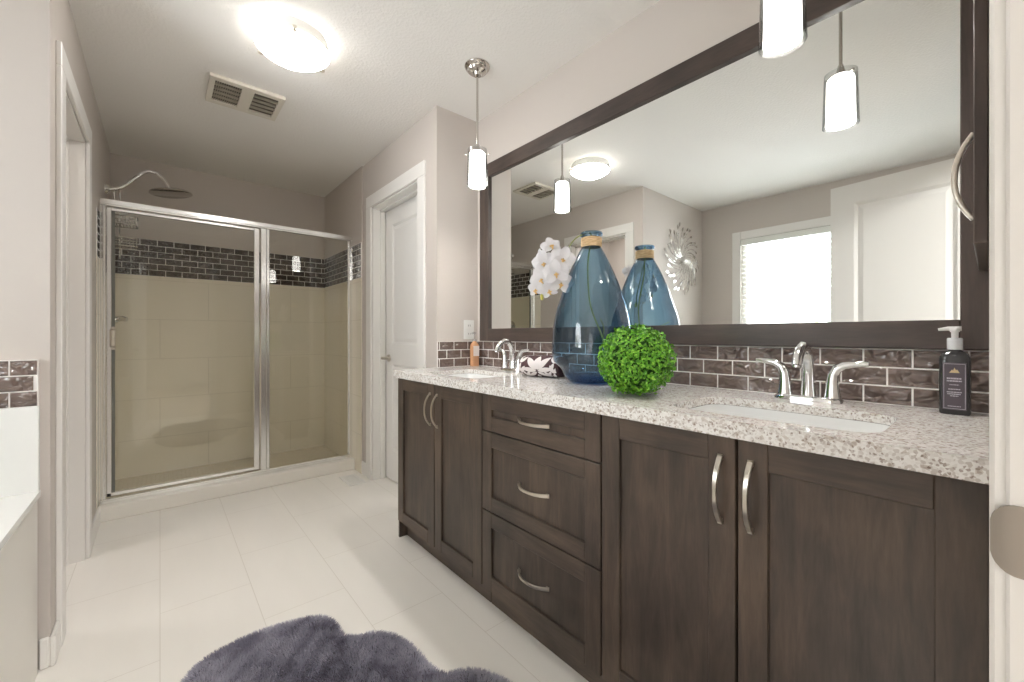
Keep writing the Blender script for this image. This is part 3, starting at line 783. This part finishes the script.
# floor register by the shower
fr_ = thing('floor_register', (1.105, 3.15, 0), 'white floor heating register by the shower curb', 'floor register')
b = MB()
for q in ((1.045, 1.165, 3.03, 3.05), (1.045, 1.165, 3.25, 3.27), (1.045, 1.065, 3.05, 3.25), (1.145, 1.165, 3.05, 3.25)): b.box(*q, 0.0005, .006, .001)
for k in range(8): b.box(1.065, 1.145, 3.053 + k * .025, 3.074 + k * .025, .001, .005)
b.build('cover', 'plastic', fr_, smooth=False)
b = MB(); b.box(1.062, 1.148, 3.047, 3.253, .0003, .001); b.build('duct', 'dark', fr_, smooth=False)

# ------------------------------------------------------------------ things on the counter
# vase
VC = (1.316, 1.045)
va = thing('vase', (VC[0], VC[1], CT1), 'tall blue glass bottle vase with a jute wrapped neck in front of the mirror', 'vase')
K = .98
prof = [(.077, .0), (.092, .004), (.112, .03), (.126, .055), (.152, .081), (.162, .11), (.163, .154), (.158, .216), (.146, .278), (.125, .34), (.106, .40), (.074, .475), (.050, .522), (.041, .538), (.038, .548), (.038, .582), (.0415, .588), (.043, .594)]
def facet(t, z): return 1 + .012 * math.sin(7 * t + 9 * z) * max(0, math.sin(math.pi * min(1, max(0, (z - .02) / .5))))
def smooth_prof(p, n=4):
    out = []
    for i in range(len(p) - 1):
        p0, p1, p2, p3 = p[max(i - 1, 0)], p[i], p[i + 1], p[min(i + 2, len(p) - 1)]
        for k in range(n):
            t = k / n
            out.append(tuple(.5 * ((2 * p1[j]) + (-p0[j] + p2[j]) * t + (2 * p0[j] - 5 * p1[j] + 4 * p2[j] - p3[j]) * t * t + (-p0[j] + 3 * p1[j] - 3 * p2[j] + p3[j]) * t ** 3) for j in range(2)))
    out.append(p[-1]); return out
sp2 = [(r * K, z) for r, z in smooth_prof(prof)]
b = MB(); b.lathe(sp2 + [(sp2[-1][0] - .003, sp2[-1][1]), (sp2[-1][0] - .004, sp2[-1][1] - .004)], (VC[0], VC[1], CT1 + .0005), 64, 0, False, False, facet)
b.build('glass_body', 'blue', va, angle=70)
b = MB(); b.lathe([(0, .002), (.073 * K, .002), (.088 * K, .008), (.100 * K, .022), (.107 * K, .032), (.08, .036), (.0, .030)], (VC[0], VC[1], CT1 + .0005), 48); b.build('thick_base', 'bluebase', va, angle=70)
b = MB()
b.lathe([(.0375, .541), (.0412, .543), (.0415, .560), (.0412, .577), (.0375, .580)], (VC[0], VC[1], CT1), 40); plabel(b.build('neck_wrap', 'jute', va), 'tan jute wrap')
b = MB(); b.lathe([(.0375, .586), (.044, .588), (.0455, .594), (.043, .600), (.0375, .600), (.036, .594)], (VC[0], VC[1], CT1), 40); b.build('rim', 'blue', va)

# orchid
orc = thing('orchid_stem', (VC[0], VC[1], CT1 + .04), 'white artificial orchid spray drooping from the blue vase', 'flower')
sp3 = [(VC[0] + .03, VC[1] - .05, .95), (VC[0] + .05, VC[1] - .02, 1.08), (VC[0] + .02, VC[1] + .02, 1.22), (VC[0] - .01, VC[1] + .01, 1.38), (VC[0], VC[1], 1.50)]
tip = [px(583, 234.5, 1.64), px(574, 240, 1.63), px(566, 252, 1.64), px(558, 268, 1.65), px(549, 284, 1.66), px(543, 297, 1.66)]
def cr(pts, n=6):
    pts = [Vector(p) for p in pts]; out = []
    for i in range(len(pts) - 1):
        p0, p1, p2, p3 = pts[max(i - 1, 0)], pts[i], pts[i + 1], pts[min(i + 2, len(pts) - 1)]
        for k in range(n):
            t = k / n
            out.append(.5 * ((2 * p1) + (-p0 + p2) * t + (2 * p0 - 5 * p1 + 4 * p2 - p3) * t * t + (-p0 + 3 * p1 - 3 * p2 + p3) * t ** 3))
    out.append(pts[-1]); return out
path = cr(sp3 + tip)
b = MB(); b.tube(path, [.0032 if i < 30 else .0024 for i in range(len(path))], 8)
lf = cr([sp3[1], (VC[0] + .0, VC[1] - .06, 1.13), (VC[0] - .06, VC[1] - .09, 1.16)]); b.tube(lf, .002, 6)
b.build('stem', 'stem', orc)
def petal(b, L_, W_, a, tilt, cup, mi=0, z=0):
    n, m_ = 7, 5; grid = []
    for i in range(n):
        t = i / (n - 1); wd = W_ * math.sin(math.pi * min(1, t * .86 + .10)) ** .75
        row = []
        for j in range(m_):
            s = -1 + 2 * j / (m_ - 1)
            row.append(Vector((s * wd / 2, t * L_, z + cup * (s * s) * W_ * .35 + math.sin(t * 2.2) * tilt * L_)))
        grid.append(row)
    R_ = Matrix.Rotation(a, 3, 'Z')
    vv = [[b.bm.verts.new(R_ @ p) for p in row] for row in grid]
    for i in range(n - 1):
        for j in range(m_ - 1):
            b.bm.faces.new((vv[i][j], vv[i][j + 1], vv[i + 1][j + 1], vv[i + 1][j])).material_index = mi
def orient(c, d, roll):
    d = Vector(d).normalized(); q = d.to_track_quat('Z', 'Y')
    return Matrix.Translation(c) @ q.to_matrix().to_4x4() @ Matrix.Rotation(roll, 4, 'Z')
BL = [(551, 246, 1.62, 1.0, (.1, -.1, .75), .3, .8), (544, 263, 1.63, 1.0, (-.35, .2, .15), .2, 1), (563, 259, 1.60, 1.0, (.25, -.1, .2), -.3, 1), (556, 273, 1.585, 1.05, (0, 0, .05), .15, 1),
      (541, 279, 1.64, .95, (-.4, .3, -.05), .5, 1), (561, 283, 1.60, 1.0, (.2, -.2, -.25), -.2, 1), (536, 289, 1.66, .8, (-.6, .4, -.3), .1, .9), (549, 290, 1.63, .85, (-.05, .1, -.45), .4, .9), (541, 256, 1.70, .8, (-.2, .9, .2), .1, .8)]
for (bx, by, bd_, k, dv, roll, sc_) in BL:
    k *= 1.14; c = px(bx, by, bd_); d = (Vector((0, 0, H)) - c).normalized() + Vector(dv) * .9
    b = MB(); k *= sc_
    petal(b, .044 * k, .036 * k, 0, .12, .2)
    for a in (2.2, -2.2): petal(b, .042 * k, .030 * k, a, .1, .2)
    for a in (1.2, -1.2): petal(b, .047 * k, .052 * k, a, -.05, -.25, 0, .002)
    b.xf(orient(c, d, roll)); bl = b.build('blossom', 'petal', orc, angle=80, normals=False)
    b = MB(); b.tube([(0, 0, .002), (0, -.006, .011), (0, -.013, .010), (0, -.020, .004)], [.003, .004, .0042, .002], 8)
    b.sphere((.006, -.006, .009), .0035, 8, 6); b.sphere((-.006, -.006, .009), .0035, 8, 6)
    b.xf(orient(c, d, roll)); plabel(b.build('lip', 'lip', bl), 'orange yellow flower centre')
b = MB(); b.sphere(px(542, 297, 1.66), .009, 12, 8, 0, (.8, .8, 1.5)); plabel(b.build('bud', 'bud', orc), 'yellow green bud')

# boxwood ball
BC = Vector((1.150, .737, CT1 + .110)); BR = .108
bx_ = thing('topiary_ball', (BC.x, BC.y, CT1), 'bright green artificial boxwood ball on the countertop', 'plant')
b = MB(); b.sphere(BC, BR * .84, 24, 16, 0, (1.03, 1.03, 1)); b.build('core', 'box_core', bx_)
b = MB(); rg = random.Random(3)
for i in range(3000):
    zz = 1 - 2 * (i + .5) / 3000; ph = i * 2.399963; rr = math.sqrt(1 - zz * zz)
    d = Vector((rr * math.cos(ph), rr * math.sin(ph), zz)); d = (d + Vector([rg.uniform(-.05, .05) for _ in range(3)])).normalized()
    lump = 1 + .035 * math.sin(9 * d.x + 3) * math.sin(8 * d.y + 5 * d.z)
    p = BC + Vector((d.x * 1.05, d.y * 1.05, d.z)) * BR * rg.uniform(.84, 1.06) * lump
    if p.z < CT1 + .004: p.z = CT1 + .004 + rg.uniform(0, .006)
    nrm = (d + Vector([rg.uniform(-.8, .8) for _ in range(3)])).normalized()
    L_, W_ = rg.uniform(.011, .018), rg.uniform(.008, .0115)
    t = nrm.orthogonal().normalized(); t.rotate(Matrix.Rotation(rg.uniform(0, 6.28), 3, nrm)); s_ = nrm.cross(t)
    vv = [p - t * L_ / 2, p + s_ * W_ / 2 + nrm * .0012, p + t * L_ * .5, p - s_ * W_ / 2 + nrm * .0012]
    vv = [q if q.z > CT1 + .001 else Vector((q.x, q.y, CT1 + .001)) for q in vv]
    m0 = [b.bm.verts.new(q) for q in vv]
    b.bm.faces.new((m0[0], m0[1], m0[2])); b.bm.faces.new((m0[0], m0[2], m0[3]))
b.build('foliage', 'box_leaf', bx_, smooth=False, normals=False)

# rolled towel
tc_ = Vector((1.335, 1.335, CT1)); tax = Vector((-.18, .98, 0)).normalized(); tsd = Vector((0, 0, 1)).cross(tax)
TL, TR = .205, .052
tw = thing('rolled_towel', tuple(tc_), 'rolled brown and white leaf patterned towel beside the blue vase', 'towel')
def tw_pt(u, a, off=0.0):
    """u along the roll 0..1, a angle from up towards the room side"""
    e = abs(2 * u - 1); k = 1 - .13 * e ** 6
    a = -a; rx, rz = TR * 1.18 * k + off, TR * .94 * k + off
    sag = .006 * math.sin(5 * u + 1)
    z = rz * math.cos(a); x_ = -rx * math.sin(a)
    z = max(z, -TR * .9)
    return tc_ + tax * ((u - .5) * TL) - tsd * x_ * -1 + Vector((0, 0, TR * .92 + z + sag * .3))
b = MB(); b.loft([[tw_pt(u, 2 * math.pi * j / 40) for j in range(40)] for u in [0, .03, .08, .16, .25, .35, .45, .55, .65, .75, .84, .92, .97, 1]], 0, True, True)
# spiral fold lines on both ends
for u in (0, 1):
    pts = []
    for i in range(46):
        a = i * .38; r = .0075 + .00235 * i * .38
        q = tc_ + tax * ((u - .5) * TL * 1.005) + tsd * (r * 1.1 * math.sin(a)) + Vector((0, 0, TR * .92 + r * .9 * math.cos(a))); pts.append(q)
    b.tube(pts, .0032, 6, 1 if u else 0)
def leaf_patch(u0, a0, L_, W_, ang_):
    n, m_ = 10, 5; rows = []
    for i in range(n):
        t = i / (n - 1); wd = W_ * (math.sin(math.pi * t) ** .8) * (1 - .25 * t)
        row = []
        for j in range(m_):
            s = (-1 + 2 * j / (m_ - 1)) * wd / 2; l = (t - .0) * L_
            du, dv = l * math.cos(ang_) - s * math.sin(ang_), l * math.sin(ang_) + s * math.cos(ang_)
            row.append(tw_pt(min(max(u0 + du / TL, .01), .99), a0 + dv / TR, .0012))
        rows.append([b.bm.verts.new(p) for p in row])
    for i in range(n - 1):
        for j in range(m_ - 1): b.bm.faces.new((rows[i][j], rows[i][j + 1], rows[i + 1][j + 1], rows[i + 1][j])).material_index = 1
for cu_ in (.48, ):
    for base in (1.95, -.7):
        for an, l, wdt in ((-1.57, .070, .042), (-.80, .088, .036), (-2.34, .088, .036), (-.12, .085, .026), (-3.02, .085, .026), (.5, .060, .020), (2.64, .060, .020)):
            leaf_patch(cu_ + .012 * math.cos(an), base + .18 * math.sin(an), l, wdt, an)
for cu_, base, an, l, wdt in ((.36, 2.35, 2.9, .05, .02), (.62, 2.35, .25, .05, .02), (.30, 2.0, 2.3, .04, .018), (.68, 2.0, .85, .04, .018), (.48, 2.75, -1.57, .022, .022), (.22, 2.5, -2.2, .035, .016), (.78, 2.5, -.9, .035, .016)):
    leaf_patch(cu_, base, l, wdt, an)
for cu_ in (.06, .93):
    for base in (1.2, 2.2, .1):
        for an, l, wdt in ((-1.2, .045, .022), (-2.2, .045, .022), (1.3, .04, .016)):
            leaf_patch(cu_, base, l, wdt, an)
b.build('towel_roll', ['towel_brown', 'towel_white'], tw, angle=60)

# lotion pump bottle at the right
LC = (1.452, .0565)
lo = thing('lotion_bottle', (LC[0], LC[1], CT1), 'dark lotion bottle with white pump at the right end of the counter', 'bottle')
b = MB(); lp = []
for z, k in ((0, .93), (.004, 1.0), (.128, 1.0), (.137, .97), (.145, .84), (.150, .60), (.153, .40), (.158, .36)):
    lp.append([(LC[0] + u, LC[1] + v, CT1 + .0003 + z) for u, v in [sup(.0185 * (k if k > .5 else max(k, .55)), .0265 * k, 4.5 if k > .7 else 2.5, 2 * math.pi * i / 40) for i in range(40)]])
b.loft(lp); b.build('bottle_body', 'dark_liquid', lo, angle=45)
b = MB(); xl = LC[0] - .0192
b.box(xl, xl + .001, LC[1] - .0195, LC[1] + .0195, CT1 + .012, CT1 + .124, 0, 0)
def lab(y0, y1, z0, z1, mi): b.box(xl - .0004, xl, LC[1] - y1, LC[1] - y0, CT1 + z0, CT1 + z1, 0, mi)
for q in ((-.0178, .0178, .0145, .0154), (-.0178, .0178, .1206, .1215)): lab(*q, 1)
lab(-.0178, -.0170, .0145, .1215, 1); lab(.0170, .0178, .0145, .1215, 1)
for z, hw, hh in ((.0865, .0125, .0035), (.0805, .0125, .003), (.0715, .008, .0016), (.061, .010, .0022), (.054, .0125, .0022), (.0495, .0115, .0022), (.045, .007, .002), (.0205, .011, .0018)):
    k = -hw
    rr_ = random.Random(int(z * 1e5))
    while k < hw - .001:
        l = min(rr_.uniform(.002, .0055), hw - k); lab(k, k + l - .0006, z - hh / 2, z + hh / 2, 1); k += l
mtn = [(-.0085, .100), (-.004, .1075), (-.0022, .105), (0, .1125), (.0025, .1065), (.0045, .108), (.0085, .100)]
b.face([(xl - .0005, LC[1] - y, CT1 + z) for y, z in mtn], 2); b.build('label', ['label', 'ink', 'gold'], lo, smooth=False)
b = MB(); b.lathe([(.0, .155), (.0135, .155), (.0135, .181), (.012, .183), (.0, .183)], (LC[0], LC[1], CT1), 28); plabel(b.build('collar', 'collar', lo), 'grey ribbed collar')
b = MB(); b.tube([(LC[0], LC[1], CT1 + .18), (LC[0], LC[1], CT1 + .20)], [.0058, .0065], 14)
b.tube([(LC[0], LC[1], CT1 + .197), (LC[0], LC[1], CT1 + .205), (LC[0], LC[1], CT1 + .209)], [.008, .0105, .0095], 16)
b.tube([(LC[0], LC[1] - .011, CT1 + .2055), (LC[0], LC[1] + .012, CT1 + .2055), (LC[0], LC[1] + .028, CT1 + .203)], [.0058, .0050, .0032], 12)
plabel(b.build('pump', 'pump', lo), 'white plastic pump')
# soap bottle at the far corner
SC_ = (1.462, 2.058)
so = thing('soap_bottle', (SC_[0], SC_[1], CT1), 'small amber hand soap bottle in the far corner of the counter', 'bottle')
b = MB(); lp = []
for z, k in ((0, .93), (.003, 1), (.12, 1), (.132, .9), (.142, .6), (.147, .42), (.152, .40)):
    lp.append([(SC_[0] + u, SC_[1] + v, CT1 + .0003 + z) for u, v in [sup(.026 * k, .019 * max(k, .5), 4, 2 * math.pi * i / 36) for i in range(36)]])
b.loft(lp); b.build('bottle_body', 'amber', so, angle=45)
b = MB(); b.box(SC_[0] - .0215, SC_[0] + .0215, SC_[1] - .0198, SC_[1] - .0188, CT1 + .062, CT1 + .124, .0003); plabel(b.build('label', 'soap_label', so, smooth=False), 'pale pink label')
b = MB(); b.lathe([(0, .150), (.012, .150), (.012, .166), (.0, .167)], (SC_[0], SC_[1], CT1), 24)
b.tube([(SC_[0], SC_[1], CT1 + .165), (SC_[0], SC_[1], CT1 + .198)], .0045, 12); b.tube([(SC_[0] + .006, SC_[1] + .002, CT1 + .203), (SC_[0] - .012, SC_[1] - .006, CT1 + .203), (SC_[0] - .03, SC_[1] - .014, CT1 + .199)], [.007, .006, .004], 12)
plabel(b.build('pump', 'clear', so), 'clear plastic pump')

# ------------------------------------------------------------------ fluffy rug
RUG = [(.03, 1.58), (.06, 1.66), (.11, 1.715), (.217, 1.748), (.31, 1.745), (.406, 1.722), (.475, 1.685), (.503, 1.62), (.508, 1.53), (.545, 1.488), (.596, 1.468), (.645, 1.41), (.672, 1.31), (.676, 1.20), (.70, 1.14), (.76, 1.11), (.81, 1.04),
       (.84, .91), (.78, .77), (.745, .70), (.75, .58), (.68, .45), (.55, .385), (.42, .40), (.33, .45), (.22, .41), (.10, .46), (.02, .58), (.0, .72), (.03, .80), (-.02, .90), (-.06, 1.03), (-.03, 1.15), (.0, 1.2), (-.04, 1.32), (-.02, 1.47)]
rug = thing('fluffy_rug', (.37, 1.07, 0), 'grey purple faux sheepskin rug lying on the pale tile floor', 'rug')
def closed_cr(p, n=5):
    out = []; k = len(p)
    for i in range(k):
        p0, p1, p2, p3 = [Vector(p[(i + q) % k]) for q in (-1, 0, 1, 2)]
        for j in range(n):
            t = j / n; out.append(.5 * ((2 * p1) + (-p0 + p2) * t + (2 * p0 - 5 * p1 + 4 * p2 - p3) * t * t + (-p0 + 3 * p1 - 3 * p2 + p3) * t ** 3))
    return out
RO = closed_cr(RUG)
b = MB()
cen = Vector((.37, 1.07))
b.loft([[(q.x, q.y, .0005) for q in RO], [(q.x, q.y, .006) for q in RO], [((cen + (q - cen) * .96).x, (cen + (q - cen) * .96).y, .013) for q in RO], [((cen + (q - cen) * .5).x, (cen + (q - cen) * .5).y, .014) for q in RO]], 0, True, True)
b.build('backing', 'rug_back', rug)
def pile():
    rs = np.random.RandomState(5)
    poly = np.array([(q.x, q.y) for q in RO])
    n = 210000
    pts = np.stack([rs.uniform(-.1, .85, n), rs.uniform(.36, 1.78, n)], 1)
    keep = (pts[:, 1] > .9) | (rs.rand(n) < .3); pts = pts[keep]
    ins = np.zeros(len(pts), bool); x, y = pts[:, 0], pts[:, 1]
    dmin = np.full(len(pts), 9.0); gx = np.zeros(len(pts)); gy = np.zeros(len(pts))
    k = len(poly)
    for i in range(k):
        a, c = poly[i], poly[(i + 1) % k]
        cond = ((a[1] > y) != (c[1] > y)); xi = (c[0] - a[0]) * (y - a[1]) / (c[1] - a[1] + 1e-12) + a[0]
        ins ^= cond & (x < xi)
        e = c - a; t = np.clip(((pts - a) @ e) / (e @ e + 1e-12), 0, 1); pr = a + t[:, None] * e
        dd = np.hypot(x - pr[:, 0], y - pr[:, 1]); m_ = dd < dmin
        dmin[m_] = dd[m_]; gx[m_] = (pr[:, 0] - x)[m_]; gy[m_] = (pr[:, 1] - y)[m_]
    pts = pts[ins]; dmin = dmin[ins]; gx = gx[ins]; gy = gy[ins]; n = len(pts)
    x, y = pts[:, 0], pts[:, 1]
    edge = np.exp(-(dmin / .03))
    fx_ = np.sin(9 * x + 4 * y + 1) * .25 + np.sin(23 * x - 17 * y) * .2 + np.sin(71 * x + 57 * y) * .2
    fy_ = np.cos(8 * y - 5 * x) * .25 + np.sin(19 * y + 21 * x + 2) * .2 + np.cos(63 * y - 69 * x) * .2
    g = np.hypot(gx, gy) + 1e-6
    tx = fx_ + gx / g * edge * 1.3 + rs.normal(0, .16, n); ty = fy_ + gy / g * edge * 1.3 + rs.normal(0, .16, n)
    ln = rs.uniform(.015, .022, n) * (1 - .35 * edge)
    nv = np.sqrt(tx ** 2 + ty ** 2 + 1); tx, ty, tz = tx / nv, ty / nv, 1 / nv
    an = rs.uniform(0, 6.283, n); wx, wy = np.cos(an) * .0011, np.sin(an) * .0011
    z0 = .008
    V = np.zeros((n, 5, 3), np.float32)
    mx, my = x + tx * ln * .5, y + ty * ln * .5
    V[:, 0] = np.stack([x - wx, y - wy, np.full(n, z0)], 1); V[:, 1] = np.stack([x + wx, y + wy, np.full(n, z0)], 1)
    V[:, 2] = np.stack([mx + wx * .8, my + wy * .8, z0 + tz * ln * .6], 1); V[:, 3] = np.stack([mx - wx * .8, my - wy * .8, z0 + tz * ln * .6], 1)
    V[:, 4] = np.stack([x + tx * ln * 1.15, y + ty * ln * 1.15, z0 + tz * ln], 1)
    V[:, :, 0] -= .37; V[:, :, 1] -= 1.07
    me = bpy.data.meshes.new('pile')
    me.vertices.add(n * 5); me.vertices.foreach_set('co', V.reshape(-1))
    base = np.arange(n) * 5
    loops = np.stack([base, base + 1, base + 2, base + 3, base + 3, base + 2, base + 4], 1).reshape(-1)
    me.loops.add(n * 7); me.loops.foreach_set('vertex_index', loops.astype(np.int32))
    me.polygons.add(n * 2)
    st = np.stack([np.arange(n) * 7, np.arange(n) * 7 + 4], 1).reshape(-1); me.polygons.foreach_set('loop_start', st.astype(np.int32))
    me.update(calc_edges=True); me.validate()
    me.materials.append(M['pile'])
    o = bpy.data.objects.new('pile', me); COL.objects.link(o); o.parent = rug; o['kind'] = 'stuff'; return o
pile()

# ------------------------------------------------------------------ seen in the mirror: window over the tub, wall art
wb = MB()
WY0, WY1, WZ0, WZ1 = .50, 1.645, .98, 2.06
a0, a1 = XT, XT + .016
wb.box(a0, a1, WY0 - .08, WY0, WZ0 - .08, WZ1 + .08, .003); wb.box(a0, a1, WY1, WY1 + .08, WZ0 - .08, WZ1 + .08, .003)
wb.box(a0, a1, WY0, WY1, WZ1, WZ1 + .08, .003); wb.box(a0, a1 + .012, WY0 - .08, WY1 + .08, WZ0 - .02, WZ0, .003); wb.box(a0, a1, WY0, WY1, WZ0 - .08, WZ0 - .02, .003)
wi = struct(wb.build('window_1', 'trim', smooth=False))
part('sash', 'trim', wi, (XT - .075, XT - .035, WY0, WY0 + .045, WZ0, WZ1), (XT - .075, XT - .035, WY1 - .045, WY1, WZ0, WZ1), (XT - .075, XT - .035, WY0 + .045, WY1 - .045, WZ0, WZ0 + .045), (XT - .075, XT - .035, WY0 + .045, WY1 - .045, WZ1 - .045, WZ1))
part('pane', 'winglass', wi, (XT - .058, XT - .052, WY0 + .04, WY1 - .04, WZ0 + .04, WZ1 - .04), bev=0)
bl_ = thing('window_blind', (XT - .02, (WY0 + WY1) / 2, WZ0), 'white horizontal slat blind in the window, seen in the mirror', 'blind')
part('head_rail', 'blind', bl_, (XT - .03, XT + .020, WY0 + .006, WY1 - .006, WZ1 - .06, WZ1 - .004))
b = MB()
for k in range(22):
    z = WZ0 + .03 + k * .0445; s_ = math.radians(12)
    dx, dz = .022 * math.cos(s_), .022 * math.sin(s_)
    b.loft([[(XT - .005 - dx, yy, z - dz - .0012), (XT - .005 + dx, yy, z + dz - .0012), (XT - .005 + dx, yy, z + dz + .0012), (XT - .005 - dx, yy, z - dz + .0012)] for yy in (WY0 + .01, WY1 - .01)])
b.build('slats', 'blind', bl_, smooth=False)
b = MB()
for yy in (WY0 + .18, (WY0 + WY1) / 2, WY1 - .18): b.tube([(XT + .019, yy, WZ1 - .05), (XT + .019, yy, WZ0 + .02)], .001, 5)
b.build('ladder_cord', 'blind', bl_)

ART = Vector((-.98, YT - .012, 1.868))
sa = thing('sunburst_wall_art', (ART.x, YT, 1.868), 'silver sunburst metal art on the wall beside the window, seen in the mirror', 'wall art')
b = MB(); b.tube([(ART.x, YT - .002, ART.z), (ART.x, YT - .02, ART.z)], [.045, .04], 28); b.build('hub', 'silver', sa)
for k in range(40):
    a = 2 * math.pi * k / 40; R1 = (.335, .29, .25, .315)[k % 4]
    b = MB(); pts = []
    for i in range(9):
        t = i / 8; r = .035 + (R1 - .035) * t; aa = a + .75 * t
        pts.append((ART.x + r * math.cos(aa), YT - .016 - .008 * math.sin(math.pi * t) - .004 * (k % 2), ART.z + r * math.sin(aa)))
    b.tube(pts, .0022, 6)
    e = Vector(pts[-1]); dr_ = (e - Vector(pts[-2])).normalized(); sd = dr_.cross(Vector((0, 1, 0)))
    b.loft([[e + dr_ * l + sd * w_ + Vector((0, -.002, 0)), e + dr_ * l - sd * w_ + Vector((0, -.002, 0)), e + dr_ * l - sd * w_ + Vector((0, .002, 0)), e + dr_ * l + sd * w_ + Vector((0, .002, 0))] for l, w_ in ((-.02, .002), (0, .011), (.015, .012), (.034, .002))])
    for t0 in (3, 5, 6):
        e = Vector(pts[t0]); b.sphere(e + Vector((0, -.004, 0)), .006, 6, 4)
    b.build('ray', 'silver', sa)

# outside the window: the neighbour's house and a tree, washed out by the bright sky
nh = thing('neighbouring_house', (-11, 4.5, -3), 'pale gabled house across the street, seen through the blind in the mirror', 'house')
part('wall', 'siding', nh, (-14, -9, 2.0, 9.0, -3, 1.9), bev=0)
b = MB(); b.loft([[(-8.7, 1.7, 1.9), (-8.7, 9.3, 1.9), (-8.7, 5.5, 3.6)], [(-14.3, 1.7, 1.9), (-14.3, 9.3, 1.9), (-14.3, 5.5, 3.6)]]); b.build('roof', 'shingle', nh, smooth=False)
tr_ = thing('street_tree', (-7.0, 1.6, -3), 'small leafy tree outside the window, seen through the blind in the mirror', 'tree')
b = MB(); b.tube([(-7, 1.6, -3), (-7, 1.6, 1.6)], [.1, .05], 8); b.build('trunk', 'leafy', tr_)
b = MB(); rg = random.Random(9)
for i in range(900):
    d = Vector([rg.gauss(0, 1) for _ in range(3)]).normalized() * rg.uniform(.3, 1) ** .5
    p = Vector((-7 + d.x * .9, 1.6 + d.y * .9, 1.5 + d.z * .9)); n_ = Vector([rg.gauss(0, 1) for _ in range(3)]).normalized(); t = n_.orthogonal().normalized(); s_ = n_.cross(t)
    b.face([p - t * .06, p + s_ * .04, p + t * .06, p - s_ * .04])
b.build('foliage', 'leafy', tr_, smooth=False, normals=False)
